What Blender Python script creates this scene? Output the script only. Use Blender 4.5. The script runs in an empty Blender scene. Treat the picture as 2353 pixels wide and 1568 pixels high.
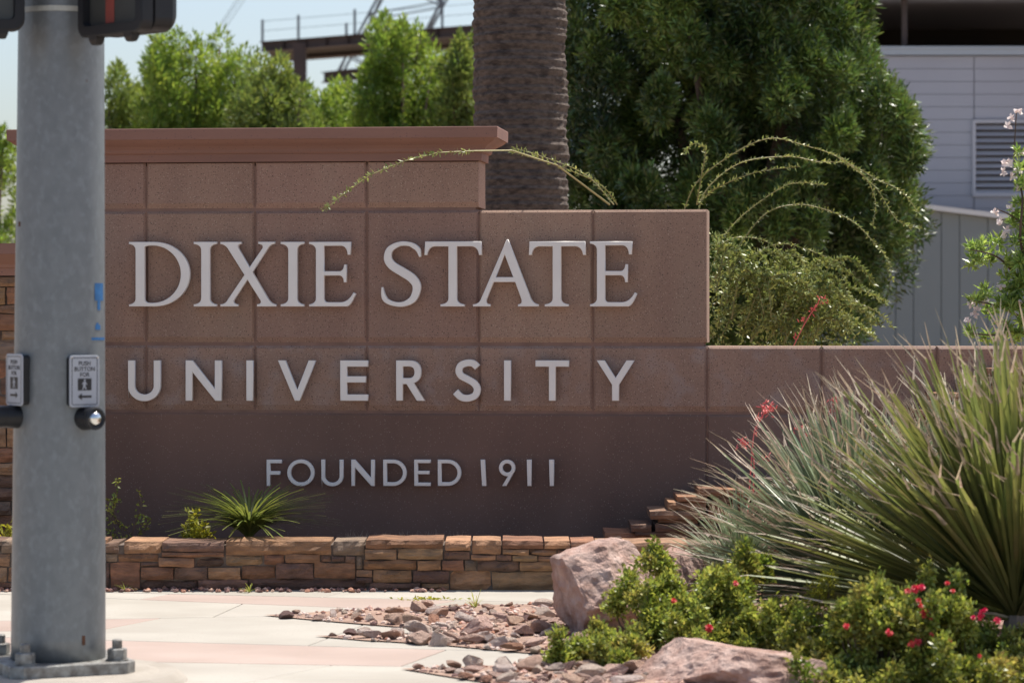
import bpy, bmesh, math, random
import numpy as np
from mathutils import Vector, Matrix, noise
rnd = random.Random(7)
rng = np.random.default_rng(7)
C = bpy.context.scene.collection
SC = bpy.context.scene
# ---------------------------------------------------------------- camera
F, CX, YH, H = 6533.0, 1176.0, 720.0, 1.46      # focal in photo units, centre column, horizon row, eye height (m)
cam = bpy.data.cameras.new('camera'); co = bpy.data.objects.new('camera', cam); C.objects.link(co)
co.location = (0, 0, H); co.rotation_euler = (math.radians(90), 0, 0)
cam.lens = 100; cam.sensor_width = 36; cam.shift_y = -(784 - YH) / 2352
cam.clip_start = 0.5; cam.clip_end = 3000
cam.dof.use_dof = True; cam.dof.focus_distance = 15.8; cam.dof.aperture_fstop = 3.6
SC.camera = co
# ---------------------------------------------------------------- light
EL, AZ = math.radians(67), math.radians(42)      # sun high, behind and to the right
S = Vector((math.cos(EL) * math.sin(AZ), math.cos(EL) * math.cos(AZ), math.sin(EL)))
w = bpy.data.worlds.new("World"); SC.world = w; w.use_nodes = True
nt = w.node_tree; sky = nt.nodes.new('ShaderNodeTexSky'); sky.sky_type = 'NISHITA'; sky.sun_disc = False
sky.sun_elevation = EL; sky.sun_rotation = AZ; sky.altitude = 800; sky.dust_density = 4.5; sky.air_density = 1.0; sky.ozone_density = .6
nt.links.new(sky.outputs[0], nt.nodes['Background'].inputs[0]); nt.nodes['Background'].inputs[1].default_value = 0.12
sun = bpy.data.lights.new('sun', 'SUN'); sun.energy = 4.4; sun.angle = math.radians(0.53); sun.color = (1, .95, .87)
so = bpy.data.objects.new('sun', sun); C.objects.link(so); so.rotation_euler = S.to_track_quat('Z', 'Y').to_euler(); so.location = (8, 8, 20)
SC.view_settings.view_transform = 'Standard'; SC.view_settings.look = 'None'; SC.view_settings.gamma = 1
SC.view_settings.exposure = 0.55; SC.view_settings.use_curve_mapping = False

# ---------------------------------------------------------------- helpers
def P(x, y, Y): return Vector(((x - CX) * Y / F, Y, H - (y - YH) * Y / F))
def G(x, y):    # ground point seen at (x, y)
    Y = F * H / (y - YH); return Vector(((x - CX) * Y / F, Y, 0))
def tag(o, label=None, cat=None, group=None, kind=None):
    for k, v in (('label', label), ('category', cat), ('group', group), ('kind', kind)):
        if v: o[k] = v
    return o
def empty(name, loc=(0, 0, 0), rz=0):
    o = bpy.data.objects.new(name, None); C.objects.link(o); o.location = loc; o.rotation_euler = (0, 0, rz)
    o.empty_display_size = .1; return o
def link(name, me, parent=None, loc=None):
    o = bpy.data.objects.new(name, me); C.objects.link(o)
    if parent is not None: o.parent = parent
    if loc is not None: o.location = loc
    return o
class MB:
    def __init__(s): s.v = []; s.f = []; s.m = []
    def add(s, vs, fs, mi=0):
        b = len(s.v); s.v += [tuple(v) for v in vs]; s.f += [tuple(i + b for i in f) for f in fs]; s.m += [mi] * len(fs)
    def box(s, x0, y0, z0, x1, y1, z1, M=None, mi=0):
        vs = [Vector(p) for p in ((x0,y0,z0),(x1,y0,z0),(x1,y1,z0),(x0,y1,z0),(x0,y0,z1),(x1,y0,z1),(x1,y1,z1),(x0,y1,z1))]
        if M is not None: vs = [M @ v for v in vs]
        s.add(vs, [(0,3,2,1),(4,5,6,7),(0,1,5,4),(1,2,6,5),(2,3,7,6),(3,0,4,7)], mi)
    def loops(s, loops, cap0=True, cap1=True, mi=0):     # loft closed loops of equal count
        n = len(loops[0]); vs = [p for l in loops for p in l]; fs = []
        for k in range(len(loops) - 1):
            for i in range(n):
                j = (i + 1) % n; fs.append((k*n+i, k*n+j, (k+1)*n+j, (k+1)*n+i))
        if cap0: fs.append(tuple(range(n))[::-1])
        if cap1: fs.append(tuple((len(loops)-1)*n + i for i in range(n)))
        s.add(vs, fs, mi)
    def tube(s, pts, r, n=6, mi=0):
        pts = [Vector(p) for p in pts]; L = []
        for i, p in enumerate(pts):
            d = (pts[min(i+1, len(pts)-1)] - pts[max(i-1, 0)]).normalized()
            a = d.orthogonal().normalized() if i == 0 else (a - d * a.dot(d)).normalized()
            b = d.cross(a); rr = r[i] if isinstance(r, (list, tuple)) else r
            L.append([p + a * math.cos(t) * rr + b * math.sin(t) * rr for t in [2*math.pi*k/n for k in range(n)]])
        s.loops(L, mi=mi)
    def mesh(s, name, mats, smooth=False):
        me = bpy.data.meshes.new(name); me.from_pydata(s.v, [], s.f)
        for m in (mats if isinstance(mats, (list, tuple)) else [mats]): me.materials.append(m)
        me.polygons.foreach_set('material_index', s.m)
        me.polygons.foreach_set('use_smooth', [smooth] * len(s.f)); me.update(); return me
    def build(s, name, mats, parent=None, smooth=False, loc=None):
        return link(name, s.mesh(name, mats, smooth), parent, loc)

# ---------------------------------------------------------------- materials
def rgb(c): return (c[0], c[1], c[2], 1)
def mat(name, c1, c2=None, scale=5, rough=.85, metal=0, bump=0, bscale=40, speck=None, stretch=(1,1,1), spec=.5, island=0, objrand=0, transl=0, detail=6, c3=None, c3scale=1.2, bdist=.01):
    m = bpy.data.materials.new(name); m.use_nodes = True; t = m.node_tree; N = t.nodes; Lk = t.links
    b = N['Principled BSDF']; b.inputs['Roughness'].default_value = rough; b.inputs['Metallic'].default_value = metal
    b.inputs['Specular IOR Level'].default_value = spec
    tc = N.new('ShaderNodeTexCoord'); mp = N.new('ShaderNodeMapping'); mp.inputs['Scale'].default_value = stretch
    Lk.new(tc.outputs['Object'], mp.inputs[0]); co = mp.outputs[0]
    def mix(a, bb, fac, mode='MIX'):
        x = N.new('ShaderNodeMix'); x.data_type = 'RGBA'; x.blend_type = mode
        for i, v in ((6, a), (7, bb)):
            if isinstance(v, tuple): x.inputs[i].default_value = v
            else: Lk.new(v, x.inputs[i])
        if isinstance(fac, float): x.inputs[0].default_value = fac
        else: Lk.new(fac, x.inputs[0])
        return x.outputs[2]
    def ns(sc, det, lo=.35, hi=.65):
        n = N.new('ShaderNodeTexNoise'); n.inputs['Scale'].default_value = sc; n.inputs['Detail'].default_value = det; Lk.new(co, n.inputs[0])
        r = N.new('ShaderNodeMapRange'); r.inputs[1].default_value = lo; r.inputs[2].default_value = hi; Lk.new(n.outputs[0], r.inputs[0]); return r.outputs[0]
    col = rgb(c1)
    if c2: col = mix(rgb(c1), rgb(c2), ns(scale, detail))
    if c3: col = mix(col, rgb(c3), ns(c3scale, 4, .5, .72))
    if speck:      # list of (colour, cells per metre, radius)
        for (sc_, cells, rad, seed) in speck:
            v = N.new('ShaderNodeTexVoronoi'); v.inputs['Scale'].default_value = cells; 
            off = N.new('ShaderNodeMapping'); off.inputs['Location'].default_value = (seed, seed*1.7, seed*.3); Lk.new(tc.outputs['Object'], off.inputs[0]); Lk.new(off.outputs[0], v.inputs[0])
            wn = N.new('ShaderNodeSeparateColor'); Lk.new(v.outputs['Color'], wn.inputs[0])
            rr = N.new('ShaderNodeMath'); rr.operation = 'MULTIPLY'; Lk.new(wn.outputs[0], rr.inputs[0]); rr.inputs[1].default_value = rad
            lt = N.new('ShaderNodeMath'); lt.operation = 'LESS_THAN'; Lk.new(v.outputs['Distance'], lt.inputs[0]); Lk.new(rr.outputs[0], lt.inputs[1])
            col = mix(col, rgb(sc_), lt.outputs[0])
    def vary(src, amt, colr):
        hs = N.new('ShaderNodeHueSaturation'); Lk.new(colr, hs.inputs['Color']) if not isinstance(colr, tuple) else None
        if isinstance(colr, tuple): hs.inputs['Color'].default_value = colr
        r = N.new('ShaderNodeMapRange'); r.inputs[3].default_value = 1 - amt; r.inputs[4].default_value = 1 + amt; Lk.new(src, r.inputs[0]); Lk.new(r.outputs[0], hs.inputs['Value'])
        r2 = N.new('ShaderNodeMapRange'); r2.inputs[3].default_value = .5 - amt*.05; r2.inputs[4].default_value = .5 + amt*.05; 
        f = N.new('ShaderNodeMath'); f.operation = 'FRACT'; mm = N.new('ShaderNodeMath'); mm.operation = 'MULTIPLY'; mm.inputs[1].default_value = 7.3
        Lk.new(src, mm.inputs[0]); Lk.new(mm.outputs[0], f.inputs[0]); Lk.new(f.outputs[0], r2.inputs[0]); Lk.new(r2.outputs[0], hs.inputs['Hue'])
        return hs.outputs[0]
    if island:
        g = N.new('ShaderNodeNewGeometry'); col = vary(g.outputs['Random Per Island'], island, col)
    if objrand:
        g = N.new('ShaderNodeObjectInfo'); col = vary(g.outputs['Random'], objrand, col)
    if isinstance(col, tuple): b.inputs['Base Color'].default_value = col
    else: Lk.new(col, b.inputs['Base Color'])
    if bump:
        n = N.new('ShaderNodeTexNoise'); n.inputs['Scale'].default_value = bscale; n.inputs['Detail'].default_value = 8; n.inputs['Roughness'].default_value = .65; Lk.new(co, n.inputs[0])
        bp = N.new('ShaderNodeBump'); bp.inputs['Strength'].default_value = bump; bp.inputs['Distance'].default_value = bdist; Lk.new(n.outputs[0], bp.inputs['Height']); Lk.new(bp.outputs[0], b.inputs['Normal'])
    if transl:
        tr = N.new('ShaderNodeBsdfTranslucent'); ms = N.new('ShaderNodeMixShader'); ms.inputs[0].default_value = transl
        if isinstance(col, tuple): tr.inputs[0].default_value = col
        else:
            hs = N.new('ShaderNodeHueSaturation'); hs.inputs['Value'].default_value = 1.25; hs.inputs['Hue'].default_value = .485; hs.inputs['Saturation'].default_value=1.1; Lk.new(col, hs.inputs['Color']); Lk.new(hs.outputs[0], tr.inputs[0])
        Lk.new(b.outputs[0], ms.inputs[1]); Lk.new(tr.outputs[0], ms.inputs[2]); Lk.new(ms.outputs[0], N['Material Output'].inputs[0])
    return m
SP = [((.42,.31,.24), 85, .27, 3.1), ((.09,.06,.05), 65, .22, 9.4), ((.36,.24,.17), 120, .36, 5.7), ((.17,.105,.08), 100, .36, 2.7)]
M_panel = mat('aggregate_concrete', (.325,.205,.150), (.275,.170,.127), 2.2, .9, bump=.35, bscale=160, bdist=.003, speck=SP, c3=(.29,.195,.145), c3scale=1.6, stretch=(2.2,1,.5), objrand=.10)
M_panel_low = mat('aggregate_concrete_blotched', (.325,.207,.152), (.26,.165,.124), 2.6, .9, bump=.35, bscale=160, bdist=.003, speck=SP, c3=(.31,.235,.205), c3scale=6.5)
M_base = mat('dark_aggregate_concrete', (.205,.120,.090), (.125,.077,.060), 1.0, .9, bump=.35, bscale=160, bdist=.003, speck=[((.30,.21,.17), 80, .25, 1.1), ((.20,.11,.09), 90, .3, 4.4)], c3=(.215,.138,.108), c3scale=.7, stretch=(1,1,.6))
M_joint = mat('joint_mortar', (.25,.15,.115), (.19,.115,.09), 9, .95)
M_cornice = mat('red_cast_stone', (.265,.140,.104), (.205,.110,.085), 3, .85, bump=.3, bscale=120, bdist=.003, speck=[((.16,.09,.08), 55, .22, 2.2)], stretch=(.3,1,1.5))
M_letter = mat('brushed_aluminium', (.84,.80,.75), (.74,.70,.66), 3, .45, metal=.15, bump=.03, bscale=300)
M_conc = mat('cream_concrete', (.405,.375,.325), (.345,.315,.27), 2.6, .9, bump=.35, bscale=90, bdist=.004, c3=(.305,.27,.225), c3scale=1.1, speck=[((.25,.2,.16), 14, .06, 3), ((.36,.32,.27), 60, .35, 5)], stretch=(.6,1,1), objrand=.05, detail=10)
M_pink = mat('pink_concrete', (.39,.305,.262), (.34,.262,.222), 2.6, .9, bump=.35, bscale=90, bdist=.004, c3=(.32,.235,.195), c3scale=1.2, speck=[((.38,.28,.23), 60, .35, 5)], stretch=(.6,1,1), objrand=.05, detail=10)
M_jointc = mat('joint_sand', (.22,.18,.14), (.15,.12,.09), 20, .95)
M_soil = mat('red_soil', (.36,.24,.18), (.25,.16,.12), 8, .95, bump=.8, bscale=30, speck=[((.35,.24,.2), 30, .35, 3)])
M_ground = mat('dry_earth', (.33,.24,.17), (.26,.19,.14), .5, .95, bump=.4, bscale=6)
SC_ = [((0.39, 0.201, 0.106), (0.221, 0.116, 0.065)), ((0.468, 0.262, 0.14), (0.299, 0.171, 0.09)), ((0.273, 0.152, 0.101), (0.143, 0.085, 0.062)), ((0.429, 0.25, 0.14), (0.26, 0.159, 0.09)), ((0.364, 0.177, 0.095), (0.208, 0.107, 0.063)), ((0.195, 0.11, 0.076), (0.111, 0.067, 0.05)), ((0.494, 0.305, 0.179), (0.325, 0.195, 0.112)), ((0.299, 0.201, 0.14), (0.169, 0.116, 0.084))]
M_stones = [mat('sandstone', a, b, 9, .9, bump=1, bscale=26, bdist=.02, c3=(a[0]*.5, a[1]*.5, a[2]*.52), c3scale=8, stretch=(1,1,3.0), detail=9, objrand=.16) for a, b in SC_]
M_mortar = mat('grey_mortar', (.17,.13,.105), (.10,.075,.06), 12, .95)
RC = [((.78,.54,.44),(.62,.40,.32)), ((.82,.66,.55),(.70,.53,.43)), ((.28,.155,.13),(.18,.10,.09)), ((.74,.50,.38),(.58,.37,.27)), ((.84,.70,.62),(.68,.52,.44)), ((.55,.28,.18),(.42,.20,.13))]
M_rocks = [mat('quarry_rock', a, b, 9, .9, bump=1, bscale=16, bdist=.03, c3=(b[0]*.8, b[1]*.76, b[2]*.76), c3scale=6, objrand=.12, detail=9) for a, b in RC]
M_boulder = mat('pink_boulder', (.43,.26,.205), (.60,.44,.375), 9, .9, bump=1, bscale=20, bdist=.04, c3=(.25,.14,.105), c3scale=7, detail=10)
M_galv = mat('galvanized_steel', (.190,.205,.215), (.165,.180,.190), 22, .42, metal=.35, bump=.05, bscale=60, c3=(.212,.232,.245), c3scale=34, stretch=(1,1,.75), detail=12, speck=[((.16,.15,.15),3.2,.03,2.0)])
M_galv2 = mat('weathered_zinc', (.33,.33,.31), (.15,.135,.12), 26, .55, metal=.3, bump=.3, bscale=60)
M_found = mat('foundation_concrete', (.38,.34,.29), (.30,.265,.22), 5, .9, bump=.5, bscale=30)
M_black = mat('black_plastic', (.010,.011,.014), (.014,.014,.016), 10, .42, spec=.35)
M_lens = mat('tinted_lens', (.045,.046,.042), (.06,.06,.055), 3, .28)
M_red = mat('red_reflection_strip', (.26,.05,.035), (.18,.04,.03), 6, .4)
M_white = mat('sign_sheeting_white', (.40,.42,.46), (.35,.37,.42), 6, .35)
M_ink = mat('sign_ink_black', (.012,.012,.016), None, rough=.4)
M_alu = mat('button_aluminium', (.75,.75,.74), None, rough=.16, metal=1)
M_blue = mat('blue_spray_paint', (.02,.13,.33), (.015,.10,.26), 30, .6)
M_rust = mat('rust', (.12,.05,.025), (.08,.035,.02), 40, .9)
M_band = mat('steel_band', (.55,.55,.5), (.42,.42,.38), 15, .5, metal=.3)
M_palm = mat('palm_bark', (.225,.175,.140), (.125,.097,.078), 7, .95, bump=1.0, bscale=22, bdist=.03, stretch=(3.2,3.2,7), c3=(.055,.042,.036), c3scale=4, detail=10)
M_leafB = mat('bright_leaf', (.27,.36,.075), (.14,.23,.045), 1.4, .45, island=.4, transl=.5)
M_leafB2 = mat('olive_leaf', (.24,.30,.075), (.12,.18,.045), 1.4, .45, island=.4, transl=.45)
M_leafD = mat('dark_leaf', (.15,.235,.055), (.026,.052,.016), 1.1, .36, island=.55, transl=.2)  # wide light-dark mottle stands in for lit tufts and shaded recesses
M_leafS = mat('shrub_leaf', (.33,.37,.12), (.18,.22,.065), 4, .4, island=.5, transl=.25)
M_leafG = mat('ground_cover_leaf', (.34,.38,.09), (.15,.21,.04), 4, .38, island=.55, transl=.45, c3=(.40,.36,.10), c3scale=5)
M_leafO = mat('willow_leaf', (.34,.46,.13), (.20,.31,.08), 3, .35, island=.4, transl=.5)
M_leafL = mat('lily_leaf', (.24,.27,.075), (.12,.16,.04), 3, .3, objrand=.35, transl=.35)
M_leafY = mat('yellow_green_leaf', (.42,.40,.06), (.28,.31,.05), 6, .4, island=.3, transl=.4)
M_stem = mat('green_cane', (.36,.32,.13), (.28,.24,.10), 6, .6)
M_wood = mat('woody_stem', (.12,.085,.06), (.08,.055,.04), 8, .9)
M_sotol = mat('sotol_blade', (.27,.30,.095), (.165,.20,.065), 5, .42, objrand=.35, transl=.3, c3=(.29,.26,.10), c3scale=3)
M_sotol2 = mat('grey_sotol_blade', (.27,.32,.19), (.19,.24,.14), 5, .4, objrand=.3, transl=.2)
M_straw = mat('dry_leaf_tip', (.54,.46,.34), (.32,.25,.17), 20, .6, objrand=.4, transl=.2)
M_dry = mat('dead_sotol_blade', (.36,.31,.24), (.20,.165,.125), 8, .7, objrand=.4)
M_redfl = mat('red_flower', (.62,.03,.08), (.70,.12,.08), 8, .5, transl=.3)
M_coral = mat('coral_flower', (.75,.16,.17), (.80,.28,.24), 20, .6, transl=.25)
M_whfl = mat('pale_pink_flower', (.80,.74,.70), (.72,.62,.60), 20, .6, transl=.3)
M_wallW = mat('painted_metal_siding', (.34,.335,.37), (.32,.315,.35), .8, .6)
M_wallG = mat('grey_green_metal_cladding', (.20,.235,.245), (.185,.22,.228), .5, .55)
M_trimw = mat('white_metal_trim', (.62,.64,.64), None, rough=.5)
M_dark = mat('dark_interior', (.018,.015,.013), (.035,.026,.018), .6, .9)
M_louv = mat('louver_metal', (.40,.39,.42), None, rough=.5)
M_rsteel = mat('primed_steel', (.040,.030,.028), (.062,.044,.040), 1.2, .7)
M_gsteel = mat('grey_crane_steel', (.10,.12,.14), (.13,.15,.17), 3, .6)

# ---------------------------------------------------------------- ground and paving
g = MB(); g.add([(-900,-100,-.06),(900,-100,-.06),(900,1800,-.06),(-900,1800,-.06)], [(0,1,2,3)])
tag(g.build('ground', M_ground), kind='structure')
sw = MB(); a_ = [G(-700,1349), G(1750,1349), G(1750,1800), G(-700,1800)]
a_ = [Vector((-5.2,3,0)), Vector((4.6,3,0)), Vector((4.6,15.45,0)), Vector((-5.2,15.45,0))]
sw.loops([[Vector((p.x,p.y,-.05)) for p in a_], [Vector((p.x,p.y,-.011)) for p in a_]])
sidewalk = sw.build('sidewalk', M_jointc); tag(sidewalk, kind='structure')
def cut(poly, a, b):
    a, b = G(*a), G(*b); n = Vector((-(b-a).y, (b-a).x, 0)); L, R = [], []
    for i, p in enumerate(poly):
        q = poly[(i+1) % len(poly)]; dp, dq = (p-a).dot(n), (q-a).dot(n)
        (L if dp >= 0 else R).append(p)
        if dp * dq < 0: x = p.lerp(q, dp/(dp-dq)); L.append(x); R.append(x)
    return L, R        # L: farther side when a->b runs left to right
whole = [Vector((-5.1,3,0)), Vector((4.5,3,0)), Vector((4.5,15.4,0)), Vector((-5.1,15.4,0))]
cells = []
s1, rest = cut(whole, (390,1363), (1049,1378)); cells += [(c, 0) for c in cut(s1, (842,1345), (760,1366))]
bnd, rest = cut(rest, (318,1376), (929,1400))
l, r = cut(bnd, (318,1376), (390,1363)); r, l = (r, l)
cells.append((l, 0)) ; l2, r2 = cut(r, (929,1400), (1049,1378)); cells += [(l2, 1), (r2, 0)]
bnd, rest = cut(rest, (-300,1430), (606,1414.5))
cells += [(c, 0) for c in cut(bnd, (480,1420), (560,1384))]
bnd, rest = cut(rest, (241,1469), (1025,1491))
l, r = cut(bnd, (185,1455), (307,1431)); 
l3, r3 = cut(l, (-300,1452), (240,1446)); cells += [(l3, 1), (r3, 0)]
cells += [(c, 0) for c in cut(r, (700,1484), (860,1424))]
bnd, rest = cut(rest, (245,1517), (919,1529))
l, r = cut(bnd, (919,1529), (1025,1491)); cells += [(l, 1), (r, 0)]
cells += [(c, 0) for c in cut(rest, (500,1580), (760,1527))]
def poly_inset(poly, d):
    c = sum(poly, Vector((0,0,0))) / len(poly); out = []; n = len(poly)
    area = sum(poly[i].x*poly[(i+1)%n].y - poly[(i+1)%n].x*poly[i].y for i in range(n)); sg = 1 if area > 0 else -1
    for i in range(n):
        p0, p1, p2 = poly[i-1], poly[i], poly[(i+1) % n]
        e1 = (p1-p0).normalized(); e2 = (p2-p1).normalized()
        n1 = Vector((-e1.y, e1.x, 0))*sg; n2 = Vector((-e2.y, e2.x, 0))*sg
        k = 1 + n1.dot(n2); out.append(p1 + (n1+n2) * (d / max(k, .3)))
    return out if sg > 0 else out[::-1]
slabpolys = []
for poly, pink in cells:
    pp = []
    for p in poly:
        if not pp or (p - pp[-1]).length > .01: pp.append(p)
    if len(pp) > 2 and (pp[0]-pp[-1]).length < .01: pp.pop()
    if len(pp) < 3: continue
    A = poly_inset(pp, .004); B = poly_inset(pp, .008)
    m = MB(); m.loops([[v + Vector((0,0,-.02)) for v in A], [v + Vector((0,0,-.003)) for v in A], B])
    m.build('slab', M_pink if pink else M_conc, sidewalk)

# planting beds with rocks
bed1 = [G(606,1414), G(700,1409), G(835,1400), G(1000,1393), G(1265,1388), G(1560,1370), G(1750,1352), G(2700,1352), G(2900,1640), G(1450,1640), G(1250,1600), G(1110,1568), G(1010,1552), G(921,1537), G(1010,1535), G(1160,1529), G(1262,1511), G(1272,1504), G(1200,1500), G(1030,1484), G(900,1475), G(838,1472), G(722,1462), G(850,1459), G(960,1455), G(1056,1452), G(950,1444), G(780,1430), G(690,1422)]
bm_ = bmesh.new(); vs = [bm_.verts.new((p.x, p.y, .006)) for p in bed1]; fc = bm_.faces.new(vs)
if fc.normal.z < 0: fc.normal_flip()
bmesh.ops.triangulate(bm_, faces=[fc]); me = bpy.data.meshes.new('planting_bed'); bm_.to_mesh(me); bm_.free(); me.materials.append(M_soil)
bmesh_o = link('planting_bed', me); tag(bmesh_o, kind='structure')
def inside(poly, x, y):
    c = False; n = len(poly)
    for i in range(n):
        a, b = poly[i], poly[i-1]
        if (a.y > y) != (b.y > y) and x < (b.x-a.x)*(y-a.y)/(b.y-a.y)+a.x: c = not c
    return c
def rock_mesh(seed, sub=2, cuts=9, amp=.12, mt=None, sq=(1,.8,.62)):
    r = random.Random(seed); b = bmesh.new(); bmesh.ops.create_icosphere(b, subdivisions=sub, radius=1)
    pl = []
    for _ in range(cuts):
        n = Vector((r.gauss(0,1), r.gauss(0,1), r.gauss(0,.8))).normalized(); pl.append((n, r.uniform(.36,.72)))
    for v in b.verts:
        for n, d in pl:
            k = v.co.dot(n) - d
            if k > 0: v.co -= n * k
        q = v.co * 2.2 + Vector((seed*3.1, 0, 0)); v.co += v.co.normalized() * amp * (noise.noise(q) + .5*noise.noise(q*3.1))
        v.co.x *= sq[0]; v.co.y *= sq[1]; v.co.z *= sq[2]
    me = bpy.data.meshes.new('rock'); b.to_mesh(me); b.free()
    if mt: me.materials.append(mt)
    return me
rock_meshes = [rock_mesh(s, 3, 11, .07, M_rocks[(0,1,3,4,0,2,1,5,0,4,3,1)[s]], (1, r_, t_*.78)) for s, (r_, t_) in enumerate([(.8,.5),(.7,.38),(.9,.6),(.65,.45),(.6,.4),(.85,.5),(.7,.6),(.65,.35),(.8,.5),(.7,.5),(.75,.4),(.6,.55)])]
# smallest chips: one heap
chip = [rock_mesh(100+s, 1, 6, .05, None) for s in range(5)]
chipv = [(np.array([v.co[:] for v in m.vertices]), [tuple(p.vertices) for p in m.polygons]) for m in chip]
def heap(name, pts, sizes, mats, zoff=0):
    V = []; Fc = []; MI = []; b = 0
    for (x, y, z), s in zip(pts, sizes):
        vv, ff = chipv[rnd.randrange(5)]; a = rnd.uniform(0, 6.28); ca, sa = math.cos(a), math.sin(a)
        v = vv * s; v = np.stack([v[:,0]*ca - v[:,1]*sa + x, v[:,0]*sa + v[:,1]*ca + y, v[:,2] + z], 1)
        V.append(v); Fc += [tuple(i+b for i in f) for f in ff]; MI += [rnd.randrange(len(mats))]*len(ff); b += len(vv)
    me = bpy.data.meshes.new(name); me.from_pydata(np.concatenate(V).tolist(), [], Fc)
    for m_ in mats: me.materials.append(m_)
    me.polygons.foreach_set('material_index', MI); me.update(); return link(name, me)
pts = []; sz = []
for _ in range(6000):
    x, y = rnd.uniform(-1.4, 3.2), rnd.uniform(10.6, 14.9)
    if inside(bed1, x, y): pts.append((x, y, .008)); sz.append(rnd.uniform(.008, .026))
tag(heap('gravel', pts, sz, M_rocks), 'crushed reddish gravel filling the planting bed', 'gravel', kind='stuff')
pts = [(rnd.uniform(-3.4,-.35), 15.02 + rnd.uniform(-.12,.10), .008) for _ in range(420)]
tag(heap('gravel', pts, [rnd.uniform(.008,.028) for _ in pts], [M_rocks[2],M_rocks[5],M_rocks[2],M_rocks[3]]), 'narrow strip of dark red gravel at the foot of the stone planter', 'gravel', kind='stuff')
# rocks one by one
placed = []
def put_rock(x, y, s, mi=None, label=None, z=None, flat=1):
    o = link('rock', rock_meshes[mi if mi is not None else rnd.randrange(12)])
    o.location = (x, y, (s*.32 if z is None else z)); o.scale = (s, s*rnd.uniform(.8,1.1), s*flat*rnd.uniform(.8,1.1)); o.rotation_euler = (rnd.uniform(-.35,.35), rnd.uniform(-.35,.35), rnd.uniform(0,6.28))
    cn = {0:'pink',1:'cream pink',3:'salmon',4:'whitish',2:'dark maroon',5:'rust red'}[(0,1,3,4,0,2,1,5,0,4,3,1)[rock_meshes.index(o.data)]]
    py_ = YH + F*H/y; wh = 'in the narrow back rock strip' if py_ < 1432 else 'in the middle rock strip' if py_ < 1512 else 'in the rock bed at the bottom edge'
    sz_ = 'small' if s < .042 else 'medium' if s < .058 else 'large'
    tag(o, label or f'{sz_} {cn} angular rock {wh}', 'rock', 'rocks strewn in the planting bed'); placed.append((x, y, s)); return o
for px, py, s, mi, lb in [(659,1410,.062,5,'red-brown rock at the pointed left tip of the rock bed'), (905,1404,.07,10,'brown slanted rock standing up at the back edge of the rock bed'),
    (1010,1409,.065,2,'dark red pitted lava rock at the back of the rock bed'), (1148,1414,.062,8,'grey-white speckled rock near the boulder'), (1252,1410,.08,11,'orange-red upright rock against the left foot of the big boulder'),
    (912,1452,.075,3,'grey-brown rock at the left of the middle rock strip'), (968,1448,.10,1,'smooth tan rock beside the grey-brown one'), (1095,1447,.115,0,'long flat reddish block in the middle of the rocks'),
    (1010,1472,.09,6,'pale pink rock at the front edge of the middle strip'), (1075,1470,.085,4,None), (1150,1478,.08,9,None), (1230,1480,.10,8,'reddish grey rock below the boulder'), (1160,1525,.07,9,None), (1220,1532,.085,2,'dark reddish rock under the trailing leaves'), (1120,1560,.07,7,'white rock at the bottom edge of the picture')]:
    q = G(px, py+10); put_rock(q.x, q.y, s, mi, lb)
tries = 0
while len(placed) < 285 and tries < 30000:
    tries += 1; px, py = rnd.uniform(600, 1500), rnd.uniform(1385, 1590); q = G(px, py)
    if not inside(bed1, q.x, q.y): continue
    s = rnd.choice([.034,.044,.055,.066,.085]) * rnd.uniform(.8,1.15)
    if py < 1425: s *= .8
    if px < 800: s *= .8
    if any((q.x-a)**2 + (q.y-b)**2 < ((s+c)*.53)**2 for a, b, c in placed): continue
    put_rock(q.x, q.y, s)

# ---------------------------------------------------------------- stone planter wall
def stone(parent, x0, x1, z0, z1, y, d, mi, seed, name='stone', rough=.016):
    """roughly dressed block, front face at y looking towards -Y, depth d"""
    w_, h_ = x1-x0, z1-z0; nx = max(3, min(12, int(w_/.035)+2)); nz = 3 if h_ > .045 else 2
    r = random.Random(seed); m = MB(); vs = []; e = min(.007, h_*.15); pr = r.uniform(-.012,.012)
    for j in range(nz+1):
        for i in range(nx+1):
            u, v = i/nx, j/nz; edge = (i in (0,nx)) + (j in (0,nz))
            x = x0 + w_*u + (r.uniform(-.3,.3)*w_/nx*.6 if 0 < i < nx else 0); z = z0 + h_*v + (noise.noise(Vector((x*9, seed, v*3)))*.007 if j in (0,nz) else 0)
            if i == 0: x += e*.6*r.random()
            if i == nx: x -= e*.6*r.random()
            yy = y + pr + (e*.9 if edge else 0) + (e*.8 if edge == 2 else 0) - (0 if edge else rough*1.1*abs(noise.noise(Vector((x*11, z*17, seed))))*2 ) + noise.noise(Vector((x*6, z*8, seed*.7)))*rough*.8
            vs.append((x, yy, z))
    n = nx+1; fs = [(j*n+i, j*n+i+1, (j+1)*n+i+1, (j+1)*n+i) for j in range(nz) for i in range(nx)]
    m.add(vs, fs)
    ring = [i for i in range(nx+1)] + [j*n+nx for j in range(1,nz+1)] + [nz*n+i for i in range(nx-1,-1,-1)] + [j*n for j in range(nz-1,0,-1)]
    b = len(vs); back = [(vs[k][0], y+d, vs[k][2]) for k in ring]; m.v += back
    for i in range(len(ring)):
        j = (i+1) % len(ring); m.f.append((ring[j], ring[i], b+i, b+j)); m.m.append(0)
    m.f.append(tuple(range(b, b+len(ring)))); m.m.append(0)
    return m.build(name, M_stones[mi], parent)
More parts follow.
